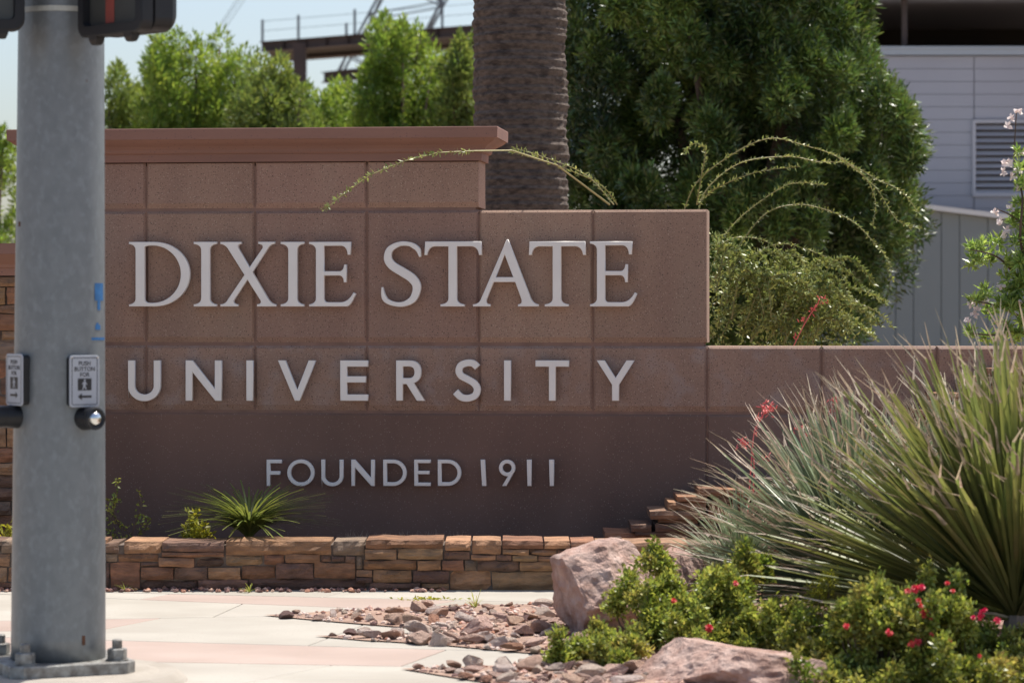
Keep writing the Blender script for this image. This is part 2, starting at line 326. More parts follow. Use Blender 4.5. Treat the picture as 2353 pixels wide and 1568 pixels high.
def rows(x0, x1, y0, y1, hr, wr, seed, topclip=None):
    r = random.Random(seed); out = []; y = y0
    while y < y1 - 6:
        h = min(r.uniform(*hr), y1 - y); 
        if y1 - (y+h) < hr[0]*.6: h = y1 - y
        x = x0 + r.uniform(-wr[0], 0)
        while x < x1:
            w_ = r.uniform(*wr); out.append((max(x, x0), y, min(x+w_, x1), y+h)); x += w_ + 2.5
        y += h + 2.5
    return [q for q in out if q[2]-q[0] > 8]
YW = 15.02
plant = empty('stone_planter', (-.2, YW, 0)); tag(plant, 'low curb wall of stacked red sandstone blocks in front of the sign', 'planter wall')
crop5 = [(62,92,125,140,2),(148,88,330,142,1),(332,90,628,134,2),(332,137,628,158,4),(635,84,1140,150,0),(1148,84,1300,152,7),(1305,78,1675,118,4),(1300,122,1452,170,3),(1458,120,1675,171,3),(1684,82,1808,128,1),(1678,132,1802,171,2),(1812,80,1953,146,1),(1957,82,2154,120,4),(1959,124,2086,148,1),(2090,124,2218,150,3),(2158,82,2282,120,1),(2286,88,2400,122,4),(2222,126,2400,152,0),
(62,145,118,182,7),(122,147,314,183,4),(316,162,486,206,1),(490,161,630,208,5),(635,156,814,200,3),(818,148,916,194,4),(920,148,1088,186,0),(1091,155,1138,182,2),(1142,156,1204,179,5),(1208,156,1254,184,2),(1260,156,1290,218,7),(1294,175,1548,219,4),(1552,175,1666,221,0),(1670,175,1774,222,4),(1777,176,1834,222,7),(1808,150,1926,173,1),(1930,150,2002,173,2),(2006,152,2126,178,3),(2130,156,2400,180,3),(1838,178,2036,226,5),(2040,183,2400,228,1),
(62,186,82,316,5),(85,186,227,312,4),(230,187,314,205,5),(231,208,388,266,4),(391,210,549,265,2),(552,210,708,266,1),(711,204,873,262,4),(876,190,1055,260,2),(1058,187,1256,260,0),(1260,222,1337,254,3),(1340,222,1526,280,1),(1530,224,1704,282,5),(1708,226,1904,318,1),(1908,231,2400,320,3),
(230,270,502,318,5),(505,269,742,318,2),(745,264,1318,318,5),(1322,284,1567,318,2),(1570,286,1704,318,1),(1258,258,1336,280,5)]
rects = [(212.2+a*.4809, 1202.2+b*.4809, 212.2+c*.4809, 1202.2+d*.4809, m_) for a,b,c,d,m_ in crop5]
rr_ = random.Random(3)
for q in rows(-330, 238, 1243, 1354, (20,34), (60,150), 11): rects.append((*q, rr_.randrange(8)))
rects += [(1368,1246,1421,1262,1),(1423,1246,1581,1266,3),(1584,1249,1684,1268,7),(1368,1265,1421,1292,4),(1423,1269,1520,1290,0),(1523,1269,1684,1292,2)]
for q in rows(1368, 1684, 1295, 1355, (20,30), (80,150), 12): rects.append((*q, rr_.randrange(8)))
for q in rows(1687, 2300, 1249, 1355, (20,30), (80,150), 14): rects.append((*q, rr_.randrange(8)))
rx0 = plant.location.x
for i, (a, b, c, d, mi) in enumerate(rects):
    p0, p1 = P(a, d, YW), P(c, b, YW); cap = b < 1250
    stone(plant, p0.x-rx0, p1.x-rx0, max(p0.z, -.02), p1.z, 0, (.34 + rr_.uniform(-.03,.02)) if cap else .12, mi, i+1)
m = MB(); zt = P(0,1252,YW).z; m.box((-330-CX)*YW/F-rx0, .02, -.03, (2300-CX)*YW/F-rx0, .29, zt); m.build('mortar', M_mortar, plant)
# planter soil
m = MB(); n_ = 60; vs = []; fs = []
for j in range(8):
    for i in range(n_):
        x = -3.7 + i*7.0/(n_-1); y = YW+.28 + j*.13; vs.append((x, y, .165 + .02*noise.noise(Vector((x*3, y*4, 1))) )) 
fs = [(j*n_+i, j*n_+i+1, (j+1)*n_+i+1, (j+1)*n_+i) for j in range(7) for i in range(n_-1)]
m.add(vs, fs); tag(m.build('planter_soil', M_soil), kind='structure')
pts = [(rnd.uniform(-2.6,1.3), rnd.uniform(15.45,15.95), .185) for _ in range(260)]
tag(heap('rubble', pts, [rnd.uniform(.015,.05) for _ in pts], [M_rocks[2],M_rocks[5]]), 'dark lava rubble on the planter soil at the foot of the sign', 'rubble', kind='stuff')

# ---------------------------------------------------------------- ledgestone steps against the sign
YL = 15.5
led = empty('ledgestone_steps', P(1500,1240,YL)); led.location.z = .2; tag(led, 'stacked flat red stones stepping up to the right against the sign wall', 'stone steps')
crop7 = [(1450,145,1780,238,4),(1180,246,1555,316,4),(1060,320,1550,427,1),(825,430,1500,530,2),(935,533,1440,588,4),(890,592,1435,690,5),(585,600,850,690,5),(250,712,960,800,4),(1195,660,1690,760,2),(640,694,1190,745,5),(1630,242,1870,330,7),(1575,340,1990,482,4),(1505,490,1900,600,0),(1440,604,1700,656,5),(1785,160,2353,238,4),(1880,242,2353,336,1),(1995,340,2500,430,0),(1905,490,2500,600,2),(1710,606,1850,740,1)]
rl = [(1343.7+a*.1803, 1096.2+b*.1803, 1343.7+c*.1803, 1096.2+d*.1803, m_) for a,b,c,d,m_ in crop7]
rs = random.Random(5); y = 1110; k = 0
for y in range(1110, 850, -19):
    k += 1; xs = 1830 + (1110-y)*1.75 + rs.uniform(-20,20); x = xs
    while x < 2480:
        w_ = rs.uniform(55,130); rl.append((x, y-17, x+w_, y, rs.choice([0,1,4,4,2,3]))); x += w_+2.5
for y in range(1129, 1240, 19):
    x = 1760
    while x < 2480:
        w_ = rs.uniform(60,140); rl.append((x, y-17, x+w_, y, rs.choice([0,1,4,2,5]))); x += w_+2.5
for i, (a, b, c, d, mi) in enumerate(rl):
    q0, q1 = P(a, d, YL), P(c, b, YL)
    stone(led, q0.x-led.location.x, q1.x-led.location.x, q0.z-.2, q1.z-.2, rs.uniform(-.03,.03), .42, mi, 300+i, rough=.004)
m = MB(); q0, q1 = P(1700,1240,YL), P(2480,1100,YL); m.box(q0.x-led.location.x, .06, q0.z-.2, q1.x-led.location.x, .40, q1.z-.2); m.build('core', M_mortar, led)
o = put_rock(*P(1417,1236,15.25).xy, .04, 1, 'small pale pink rock resting on the planter cap', z=P(0,1236,15.25).z)
o['group'] = 'loose rocks on the planter'
o = put_rock(*P(1622,1222,15.2).xy, .05, 3, 'tan flat rock on the planter cap beside the spiky leaves', z=P(0,1228,15.2).z)
o['group'] = 'loose rocks on the planter'

# ---------------------------------------------------------------- monument sign
A = math.radians(6.4); O = Vector(((840-CX)*16.2/F, 16.2, 0))
sign = empty('monument_sign', O, -A); tag(sign, 'stepped reddish concrete sign wall with a moulded cornice and metal letters', 'sign wall')
def sg(x, y):
    k = (x-CX)/F; s = (k*O.y - O.x) / (math.cos(A) + k*math.sin(A)); Y = O.y - s*math.sin(A); return s, H - (y-YH)*Y/F
def zr(y): return sg(840, y)[1]
def panel(name, s0, s1, z0, z1, t0, t1, ch, mt, parent=sign):
    cl, cr, ct, cb, dp = ch; m = MB()
    def rect(a0, a1, b0, b1, t): return [Vector((a0,t,b0)), Vector((a1,t,b0)), Vector((a1,t,b1)), Vector((a0,t,b1))]
    m.loops([rect(s0, s1, z0, z1, t1), rect(s0, s1, z0, z1, t0+dp), rect(s0+cl, s1-cr, z0+cb, z1-ct, t0)][::-1])
    return m.build(name, mt, parent)
J = [75,335,585,842,1100,1362,1624,1887,2152,2420,2690]
sj = [sg(x, 790)[0] for x in J]; g_ = .003; TH = .30
def row(y0, y1, a, b, mt, cb=.030, first=0):
    for i in range(a, b):
        l_ = 0 if i == a else g_; r_ = 0 if i == b-1 else g_
        panel('panel', sj[i]+l_, sj[i+1]-r_, zr(y1), zr(y0), 0, TH, (.004 if i==a else .012, .004 if i==b-1 else .012, .014 if a == 0 and y0 > 400 else .006, cb, .014), mt)
row(371, 477, 0, 4, M_panel); row(484, 786, 0, 6, M_panel); row(794, 942, 0, 10, M_panel_low)
panel('base_panel', sj[0], sj[6]-.004, .05, zr(949), .004, TH, (.004,.006,.012,.01,.008), M_base)
panel('base_panel', sj[6]+.004, sj[10], .05, zr(949), .004, TH, (.006,.003,.012,.01,.008), M_base)
m = MB(); m.box(sj[0]+.02, .015, .06, sj[10]-.02, TH-.02, zr(800)); m.box(sj[0]+.02, .015, zr(800), sj[6]-.02, TH-.02, zr(492)); m.box(sj[0]+.02, .015, zr(492), sj[4]-.02, TH-.02, zr(380))
m.build('core', M_joint, sign)
def cornice(name, parent, s0, s1, t0, t1, lv, mt):
    m = MB(); m.loops([[Vector((s0-p,t0-p,z)), Vector((s1+p,t0-p,z)), Vector((s1+p,t1+p,z)), Vector((s0-p,t1+p,z))] for z, p in lv]); return m.build(name, mt, parent)
cornice('cornice', sign, sj[0], sj[4], 0, TH, [(zr(371)+.001,.016),(zr(353),.018),(zr(352),.026),(zr(349),.034),(zr(343),.038),(zr(336),.055),(zr(329),.085),(zr(323),.104),(zr(321),.107),(zr(320.5),.118),(zr(297),.12),(zr(295),.117)], M_cornice)
# letters
def path(el):
    out = []
    for e in el:
        if e[0] == 'q':
            p0 = out[-1]; _, cx, cy, x, y = e
            for k in range(1, 9): t = k/8; out.append(((1-t)**2*p0[0]+2*t*(1-t)*cx+t*t*x, (1-t)**2*p0[1]+2*t*(1-t)*cy+t*t*y))
        elif e[0] == 'a':   # arc: cx cy rx ry a0 a1
            _, cx, cy, rx, ry, a0, a1 = e
            for k in range(0, 25): t = math.radians(a0+(a1-a0)*k/24); out.append((cx+rx*math.cos(t), cy+ry*math.sin(t)))
        else: out.append(e)
    r = [out[0]]
    for p in out[1:]:
        if abs(p[0]-r[-1][0])+abs(p[1]-r[-1][1]) > 1e-4: r.append(p)
    return r
def stroke(pts, hw, n=8):
    C_ = []; 
    def cr(a, b, c, d, t): return .5*((2*b)+(-a+c)*t+(2*a-5*b+4*c-d)*t*t+(-a+3*b-3*c+d)*t**3)
    q = [pts[0]]+pts+[pts[-1]]; h = [hw[0]]+hw+[hw[-1]]
    for i in range(1, len(q)-2):
        for k in range(n):
            t = k/n; C_.append((cr(q[i-1][0],q[i][0],q[i+1][0],q[i+2][0],t), cr(q[i-1][1],q[i][1],q[i+1][1],q[i+2][1],t), h[i]+(h[i+1]-h[i])*t))
    C_.append((*pts[-1], hw[-1])); L, R = [], []
    for i, (x, y, w_) in enumerate(C_):
        a, b = C_[max(i-1,0)], C_[min(i+1,len(C_)-1)]; dx, dy = b[0]-a[0], b[1]-a[1]; l = math.hypot(dx, dy) or 1
        L.append((x-dy/l*w_, y+dx/l*w_)); R.append((x+dy/l*w_, y-dx/l*w_))
    return L + R[::-1]
bS, tS = (lambda x0,x1,a,b: [(x0,0),(x1,0),(x1,.022),('q',b+.006,.035,b,.12)]), None
SER = {
 'I': (.349, [path([(0,0),(.349,0),(.349,.022),('q',.25,.035,.244,.12),(.244,.88),('q',.25,.965,.349,.978),(.349,1),(0,1),(0,.978),('q',.11,.965,.116,.88),(.116,.12),('q',.11,.035,0,.022)])]),
 'D': (.953, [path([(0,0),('a',.40,.5,.553,.5,-90,90),(0,1),(0,.978),('q',.10,.965,.104,.88),(.104,.12),('q',.10,.035,0,.022)]), path([(.238,.12),('q',.238,.048,.33,.045),('a',.37,.5,.45,.455,-90,90),('q',.238,.955,.238,.92)])]),
 'X': (.872, [path([(0,0),(.27,0),(.27,.022),('q',.185,.03,.205,.098),(.423,.4247),(.63,.10),('q',.665,.03,.58,.022),(.58,0),(.872,0),(.872,.022),('q',.80,.03,.75,.11),(.497,.535),(.74,.90),('q',.78,.97,.85,.978),(.85,1),(.60,1),(.60,.978),('q',.69,.97,.667,.905),(.458,.60),(.28,.90),('q',.25,.97,.32,.978),(.32,1),(0,1),(0,.978),('q',.07,.97,.12,.90),(.382,.489),(.11,.09),('q',.08,.03,0,.022)])]),
 'E': (.727, [path([(0,0),(.60,0),('q',.66,.02,.727,.19),(.70,.205),('q',.62,.06,.50,.055),(.30,.055),('q',.228,.055,.228,.12),(.228,.485),(.47,.485),('q',.545,.48,.55,.378),(.582,.378),(.582,.645),(.555,.645),('q',.545,.55,.48,.54),(.228,.54),(.228,.95),(.50,.95),('q',.60,.945,.61,.81),(.645,.81),(.652,1),(0,1),(0,.978),('q',.10,.965,.108,.88),(.108,.12),('q',.10,.035,0,.022)])]),
 'T': (.885, [path([(.25,0),(.615,0),(.615,.022),('q',.50,.035,.497,.12),(.497,.935),(.72,.935),('q',.83,.93,.85,.80),(.885,.80),(.873,1),(.012,1),(0,.80),(.035,.80),('q',.05,.93,.16,.935),(.374,.935),(.374,.12),('q',.37,.035,.25,.022)])]),
 'A': (1.01, [path([(0,0),(.26,0),(.26,.022),('q',.18,.03,.205,.11),(.314,.38),(.654,.38),(.752,.11),('q',.77,.03,.70,.022),(.70,0),(1.01,0),(1.01,.022),('q',.93,.03,.89,.12),(.54,1.03),(.522,1.03),(.12,.10),('q',.09,.03,0,.022)]), [(.34,.444),(.63,.444),(.488,.82)]]),
 'S': (.64, [stroke([(.606,.77),(.578,.87),(.52,.925),(.43,.965),(.28,.965),(.13,.88),(.10,.74),(.17,.63),(.33,.53),(.48,.43),(.555,.30),(.50,.12),(.36,.035),(.22,.03),(.10,.07),(.045,.125),(.022,.20),(.012,.29)], [.008,.032,.034,.028,.03,.045,.058,.062,.064,.064,.060,.05,.034,.028,.032,.034,.024,.006])]),
}
t_ = .155
def sansU(w_, s): return [path([(0,1),(0,.36),('a',w_/2,.37,w_/2,.385,180,360),(w_,1),(w_-s,1),(w_-s,.37),('a',w_/2,.37,w_/2-s,.385-s,360,180),(s,1)])]
def sansD(w_, s): return [path([(0,0),('a',w_-.5,.5,.5,.5,-90,90),(0,1)]), path([(s,s),('a',w_-.5,.5,.5-s,.5-s,-90,90),(s,1-s)])]
def sansE(w_, s): return [[(0,0),(w_,0),(w_,s*.9),(s,s*.9),(s,.46),(w_*.92,.46),(w_*.92,.46+s*.9),(s,.46+s*.9),(s,1-s*.9),(w_,1-s*.9),(w_,1),(0,1)]]
def sansN(w_, s): return [[(0,0),(0,1),(s*1.05,1),(w_-s,.27),(w_-s,1),(w_,1),(w_,0),(w_-s*.95,0),(s,.74),(s,0)]]
SAN = {'U': (.80, sansU(.80,t_)), 'N': (.885, sansN(.885,t_)), 'I': (.155, [[(0,0),(t_,0),(t_,1),(0,1)]]),
 'V': (.92, [[(0,1),(.17,1),(.47,.24),(.76,1),(.92,1),(.53,0),(.41,0)]]), 'E': (.68, sansE(.68,t_)),
 'R': (.71, [path([(0,0),(t_,0),(t_,.42),(.26,.42),(.52,0),(.71,0),(.43,.44),('q',.62,.50,.62,.715),('q',.62,1,.33,1),(0,1)]), path([(t_,.555),(.31,.555),('q',.465,.56,.465,.715),('q',.465,.865,.31,.865),(t_,.865)])]),
 'S': (.68, [stroke([(.60,.84),(.50,.93),(.35,.945),(.19,.88),(.14,.74),(.20,.62),(.36,.53),(.52,.43),(.60,.29),(.55,.13),(.38,.055),(.20,.08),(.06,.21)], [t_/2]*13)]),
 'T': (.82, [[(.335,0),(.49,0),(.49,.86),(.82,.86),(.82,1),(0,1),(0,.86),(.335,.86)]]),
 'Y': (.91, [[(.375,0),(.535,0),(.535,.40),(.91,1),(.735,1),(.455,.55),(.175,1),(0,1),(.375,.40)]])}
k_ = .115
SM = {'F': (.56, [[(0,0),(k_,0),(k_,.44),(.50,.44),(.50,.55),(k_,.55),(k_,.89),(.56,.89),(.56,1),(0,1)]]), 'O': (1.02, [path([('a',.51,.5,.51,.51,0,359.5)]), path([('a',.51,.5,.51-k_,.51-k_,0,359.5)])]),
 'U': (.81, sansU(.81,k_)), 'N': (.86, sansN(.86,k_)), 'D': (.86, sansD(.86,k_)), 'E': (.59, sansE(.59,k_)),
 '1': (.15, [[(.02,0),(.15,0),(.15,1),(0,1)]]), 'l': (.19, [[(.05,0),(.19,0),(.13,1),(0,1)]]),
 '9': (.60, [path([(.16,0),(.50,.46),('a',.30,.69,.305,.31,-40,319),]), path([('a',.30,.69,.19,.195,0,359)])])}
SM['9'] = (.60, [path([(.13,0),(.27,0),(.535,.50),('a',.30,.69,.30,.31,-30,270),(.36,.39)]), path([('a',.30,.69,.185,.195,0,359)])])
def close(q):
    return q[:-1] if (abs(q[0][0]-q[-1][0])+abs(q[0][1]-q[-1][1])) < 1e-3 else q
def letter(ch, table, x0, x1, ytop, ybot, depth, mt):
    W, sp = table[ch]; cu = bpy.data.curves.new('letter', 'CURVE'); cu.dimensions = '2D'; cu.fill_mode = 'BOTH'; cu.extrude = depth/2 - .0025; cu.bevel_depth = .0025; cu.bevel_resolution = 0
    s0, zb = sg(x0, ybot); s1, _ = sg(x1, ybot); _, zt = sg((x0+x1)/2, ytop); _, zb = sg((x0+x1)/2, ybot)
    sx, sz = (s1-s0)/W, (zt-zb)
    for q in sp:
        q = close(q); s = cu.splines.new('POLY'); s.points.add(len(q)-1)
        for i, (x, y) in enumerate(q): s.points[i].co = (x*sx, y*sz, 0, 1)
        s.use_cyclic_u = True
    ob = bpy.data.objects.new('tmp', cu); C.objects.link(ob); dg = bpy.context.evaluated_depsgraph_get()
    me = bpy.data.meshes.new_from_object(ob.evaluated_get(dg)); bpy.data.objects.remove(ob); me.materials.clear(); me.materials.append(mt)
    me.transform(Matrix.Rotation(math.radians(90), 4, 'X')); me.name = 'letter'
    o = link('letter', me, sign, (s0, -depth/2-.028, zb)); return o
for ch, a, b in (('D',302.7,440.7),('I',451,502),('X',512,638),('I',650,702),('E',715,820),('S',880,973),('T',979,1109),('A',1090,1239),('T',1218,1347),('E',1358,1464)):
    letter(ch, SER, a, b, 557 if a < 850 else 556, 703, .032, M_letter)
for ch, a, b in (('U',300,373),('N',432,513),('I',571,585),('V',644,728),('E',786,848),('R',914,978),('S',1044,1106),('I',1161,1175),('T',1233,1308),('Y',1374,1457)):
    letter(ch, SAN, a, b, 828, 918.5, .028, M_letter)
for ch, a, b in (('F',617,650),('O',664,725),('U',742,791),('N',811,863),('D',884,936),('E',955,991),('D',1009,1061),('l',1107,1119),('9',1149,1185),('1',1213,1222),('1',1264,1273.5)):
    letter(ch, SM, a, b, 1055, 1113.5, .022, M_letter)

# left pillar of ledgestone with cap
YP = 15.9; pc = P(-120, 1240, YP)
pil = empty('stone_pillar', (pc.x, YP, 0)); tag(pil, 'ledgestone pillar with a moulded red cap behind the pole at the left edge', 'pillar')
xl, xr = P(-260,0,YP).x-pc.x, P(52,0,YP).x-pc.x
cornice('cap', pil, xl, xr, 0, .6, [(P(0,y_,YP).z, p_) for y_, p_ in ((633,.016),(616,.018),(614,.03),(608,.036),(594,.085),(586,.11),(584,.12),(560,.12))], M_cornice)
for i, q in enumerate(rows(-260, 52, 637, 1240, (16,44), (50,130), 21)):
    a, b, c, d = q; p0, p1 = P(a, d, YP), P(c, b, YP); stone(pil, p0.x-pc.x, p1.x-pc.x, p0.z, p1.z, 0, .12, rr_.choice([0,1,2,4,4,5,3,7]), 700+i)
m = MB(); m.box(xl+.01, .02, 0, xr-.01, .6, P(0,634,YP).z); m.build('mortar', M_mortar, pil)

# ---------------------------------------------------------------- boulders
def boulder(name, label, c, size, seed, sub=5, cuts=14, rz=0, mt=M_boulder):
    r = random.Random(seed); b = bmesh.new(); bmesh.ops.create_icosphere(b, subdivisions=sub, radius=1); pl = []
    for _ in range(cuts): pl.append((Vector((r.gauss(0,1), r.gauss(0,1), r.gauss(0,.8))).normalized(), r.uniform(.55,.85)))
    for v in b.verts:
        for _ in range(2):
            for n, d in pl:
                k = v.co.dot(n) - d
                if k > 0: v.co -= n*k
        q = v.co*1.6 + Vector((seed*5.3, 1, 2)); nn = v.co.normalized()
        ridge = 1-abs(noise.noise(q*1.9))*2
        v.co += nn*(.06*noise.noise(q) + .055*ridge*.5 + .04*noise.noise(q*4) + .02*noise.noise(q*9) + .012*noise.noise(q*22))
        v.co.x *= size[0]; v.co.y *= size[1]; v.co.z *= size[2]
    me = bpy.data.meshes.new('boulder'); b.to_mesh(me); b.free(); me.materials.append(mt)
    o = link(name, me, None, c); o.rotation_euler = (0, 0, rz); return tag(o, label, 'boulder')
boulder('boulder', 'large pink boulder with a flat left face beside the planter', P(1405,1385,13.0), (.37,.36,.285), 12, rz=.5)
boulder('boulder', 'pale pink boulder behind the large one, half hidden by leaves', P(1545,1335,13.4), (.20,.22,.165), 23)
boulder('boulder', 'long low reddish boulder in the foreground sloping down to the right', P(1690,1566,11.35), (.40,.32,.215), 31, rz=-.25)

# ---------------------------------------------------------------- foliage helpers
def leaves(name, pos, dirs, L, W, mt, parent=None, bend=.0):
    n = len(pos); pos = np.asarray(pos); d = np.asarray(dirs); d = d/np.linalg.norm(d, axis=1, keepdims=True)
    s = np.cross(d, rng.normal(size=(n,3))); s /= np.linalg.norm(s, axis=1, keepdims=True)+1e-9
    L = (np.ones(n)*L*rng.uniform(.65,1.25,n))[:,None]; W = (np.ones(n)*W*rng.uniform(.7,1.2,n))[:,None]
    nn = np.cross(d, s)
    v = np.stack([pos, pos+d*L*.42+s*W*.5+nn*bend*L, pos+d*L, pos+d*L*.42-s*W*.5+nn*bend*L], 1).reshape(-1,3)
    me = bpy.data.meshes.new(name); me.vertices.add(4*n); me.vertices.foreach_set('co', v.ravel().astype('f'))
    me.loops.add(4*n); me.loops.foreach_set('vertex_index', np.arange(4*n, dtype='i')); me.polygons.add(n)
    me.polygons.foreach_set('loop_start', np.arange(0, 4*n, 4, dtype='i')); me.polygons.foreach_set('loop_total', np.full(n, 4, 'i'))
    me.materials.append(mt); me.update(); me.validate(); return link(name, me, parent)
def unit(n):
    v = rng.normal(size=(n,3)); return v/np.linalg.norm(v, axis=1, keepdims=True)
def plume_leaves(plumes, per, shell=.55, up=.5, spread=.8, lumpy=.18):
    """plumes: (x,y,z,rx,ry,rz); leaves grow outwards and along `up` from each one"""
    pp, dd = [], []
    for (x, y, z, rx, ry, rz) in plumes:
        k = int(per*rng.uniform(.8,1.2)); u = unit(k); rad = rng.uniform(shell, 1.0, k)**.6
        lump = 1 + .26*np.sin(u[:,0]*7+x*9)*np.sin(u[:,2]*6+z*7)
        q = u*rad[:,None]*lump[:,None]
        tap = 1 - .5*np.clip(q[:,2], 0, 1)      # narrower top
        p = np.stack([x+q[:,0]*rx*tap, y+q[:,1]*ry*tap, z+q[:,2]*rz], 1); pp.append(p)
        dd.append(u*spread + np.array([0,0,up]) + rng.normal(size=(k,3))*.35)
    return np.concatenate(pp), np.concatenate(dd)
def tree(name, label, group, base, plumes, per, L, W, mt, up, trunk_r, leaders, shell=.35, spread=.7):
    o = empty(name, base); tag(o, label, 'tree', group); bx, by, bz = base
    p, d = plume_leaves(plumes, per, shell, up, spread); leaves('crown', p-np.array([bx,by,bz]), d, L, W, mt, o)
    m = MB(); m.tube([(0,0,0),(.05,0,.8),(0,.03,1.6)], [trunk_r*1.2, trunk_r, trunk_r*.85], 10)
    for (x, y, z, rx, ry, rz) in leaders:
        e = Vector((x-bx, y-by, z-bz)); mid = Vector((e.x*.45, e.y*.45, 1.5+(e.z-1.5)*.5)); m.tube([(0,.02,1.45), mid, e], [trunk_r*.6, trunk_r*.35, trunk_r*.1], 6)
    m.build('trunk', M_wood, o, smooth=True); return o

# bright trees behind the sign
def bright(label, Y, spires, yb=330):
    pl = []; lead = []
    for (x, yt, hw) in spires:
        y = yt + hw*.9; w_ = hw*.8; first = True
        while y < 640:
            for k in range(1 if first else (3 if y < 420 else 1)):
                s = Y/F; c = P(x + (0 if first else rnd.uniform(-1.15,1.15)*hw), y+rnd.uniform(-22,22), Y+rnd.uniform(-.5,.5)); q = (c.x, c.y, c.z, w_*s*rnd.uniform(.55,.95), w_*s*.8, w_*s*rnd.uniform(.9,1.4))
                pl.append(q)
            if first: lead.append(q)
            first = False; y += w_*1.05; w_ = min(w_*1.12, hw*.95)
    xs = [s_[0] for s_ in spires]; b = P(sum(xs)/len(xs), 720, Y); b.z = -.06
    return tree('ash_tree', label, 'bright green trees behind the sign', tuple(b), pl, 250, .085, .024, M_leafB if rnd.random() < .75 else M_leafB2, .55, .10, lead)
bright('bright green tree at the far left edge, left of the signal pole', 34, [(8,292,38),(-45,310,45)])
bright('low bright green tree just right of the signal pole', 37, [(270,135,38),(300,190,35),(250,200,40)])
bright('tall bright green tree with a narrow spire and a broad round top beside it', 36, [(367,58,36),(450,80,45),(505,52,52),(545,120,40),(400,170,40)])
bright('yellow-green tree below the left end of the steel deck', 35, [(605,112,42),(645,140,38),(580,190,40),(690,195,40)])
bright('small green tree in the gap under the steel deck column', 38, [(742,192,30),(715,220,36),(775,215,30)])
bright('tall pointed bright green tree in front of the crane', 36, [(885,14,36),(925,62,42),(960,72,38),(850,120,42),(990,140,40)])
bright('pale low bright green tree filling the gap between the crane and the steel column', 39, [(800,170,34),(830,215,40),(770,245,40),(700,230,40)])
bright('broad bright green tree behind the middle of the cornice', 40, [(330,175,40),(400,120,38),(470,140,50),(560,165,45),(620,150,36)])
bright('slender bright green tree next to the palm trunk', 35, [(1057,66,30),(1040,150,38),(1075,160,30)])
# large dark tree
Yd = 27; pl = []; s = Yd/F
def envelope(y):     # right and left outline of the dark tree, photo units
    xs = [(-420,1500,1800),(-250,1340,1960),(0,1270,2000),(150,1270,2005),(190,1270,2060),(300,1260,2115),(430,1270,2128),(520,1290,2122),(600,1320,2095),(680,1380,2030),(760,1450,1965),(820,1500,1900)]
    for (a, l0, r0), (b, l1, r1) in zip(xs, xs[1:]):
        if a <= y <= b: t = (y-a)/(b-a); return l0+(l1-l0)*t, r0+(r1-r0)*t
    return 1500, 1800
for i in range(260):
    y = rnd.uniform(-400, 800); l, r = envelope(y); rr = rnd.uniform(36, 86); cx, hw = (l+r)/2, (r-l)/2-rr*.6
    th = rnd.uniform(0, 2*math.pi); rad = 1 if rnd.random() < .72 else rnd.uniform(.1,.8)
    c = P(cx + hw*rad*math.cos(th), y, Yd); pl.append((c.x, Yd + hw*s*.85*rad*math.sin(th), c.z, rr*s*.85, rr*s*.85, rr*s*rnd.uniform(1.0,1.5)))
for i in range(85):      # tufts standing out on the camera side
    y = rnd.uniform(-100, 760); l, r = envelope(y); cx, hw = (l+r)/2, (r-l)/2; tx = rnd.uniform(-.85,.85); rr = rnd.uniform(26,46)
    c = P(cx+hw*tx, y, Yd); pl.append((c.x, Yd - hw*s*1.06*math.sqrt(1-tx*tx), c.z, rr*s*.8, rr*s, rr*s*rnd.uniform(.9,1.5)))
for i in range(260):
    y = rnd.uniform(-380, 700); l, r = envelope(y); c = P(rnd.uniform(l+20, r-80), y, Yd+rnd.uniform(.2,1.0)); pl.append((c.x, c.y, c.z, 78*s, 60*s, 85*s))
b = (P(1690,0,Yd).x, Yd, -.06)
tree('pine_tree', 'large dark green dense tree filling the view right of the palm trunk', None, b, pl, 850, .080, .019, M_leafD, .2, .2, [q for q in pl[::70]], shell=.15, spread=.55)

# ---------------------------------------------------------------- palm trunk
Ypm = 19.0; pb = P(1195, 460, Ypm); palm = empty('palm_tree', (pb.x, Ypm, -.06)); tag(palm, 'thick ringed brown palm trunk rising behind the sign', 'palm')
m = MB(); L = []; nr = 300; ns_ = 56
for i in range(nr):
    z = 6.2*i/(nr-1); rb = .330 - .022*min(1, z/3) - .004*z*.5; saw = ((i*.37) % 1)*.016 + noise.noise(Vector((0, 5, z*6)))*.012
    L.append([Vector(((rb+saw+.020*noise.noise(Vector((math.cos(a)*2.5, math.sin(a)*2.5, z*9)))+.012*noise.noise(Vector((math.cos(a)*9, math.sin(a)*9, z*26))))*math.cos(a) - (z-2.8)*.004, (rb+saw)*math.sin(a), z)) for a in [2*math.pi*k/ns_ for k in range(ns_)]])
m.loops(L); m.build('trunk', M_palm, palm)

# ---------------------------------------------------------------- building and annex at the right
YB = 45; Bo = P(2100, 780, YB); bld = empty('grey_building', (Bo.x, YB, -.06)); tag(bld, 'pale grey building with horizontal siding, a louvered vent and a dark open upper floor', 'building')
def lx(x, Y, o): return (x-CX)*Y/F - o.location.x
def lz(y, Y, o): return H-(y-YH)*Y/F - o.location.z
xa, xb = lx(1650,YB,bld), lx(2700,YB,bld); y_ = 130; k = 0
vx0, vx1, vy0, vy1 = lx(2240,YB,bld), lx(2420,YB,bld), lz(444,YB,bld), lz(283,YB,bld)
z = lz(130,YB,bld); step = 29.1*YB/F; seam = lx(2237,YB,bld)
while z > 0:
    z1 = z-step+.007
    for s0, s1 in ((xa, seam-.008), (seam+.008, xb)):
        if s0 > xa and z > vy0+.02 and z1 < vy1-.02:      # boards stop either side of the vent
            parts_ = [(vx1+.02, s1)]
        else: parts_ = [(s0, s1)]
        for q0, q1 in parts_:
            m = MB(); m.box(q0, 0, max(z1,0), q1, .06, z); m.build('board', M_wallW, bld)
    z -= step
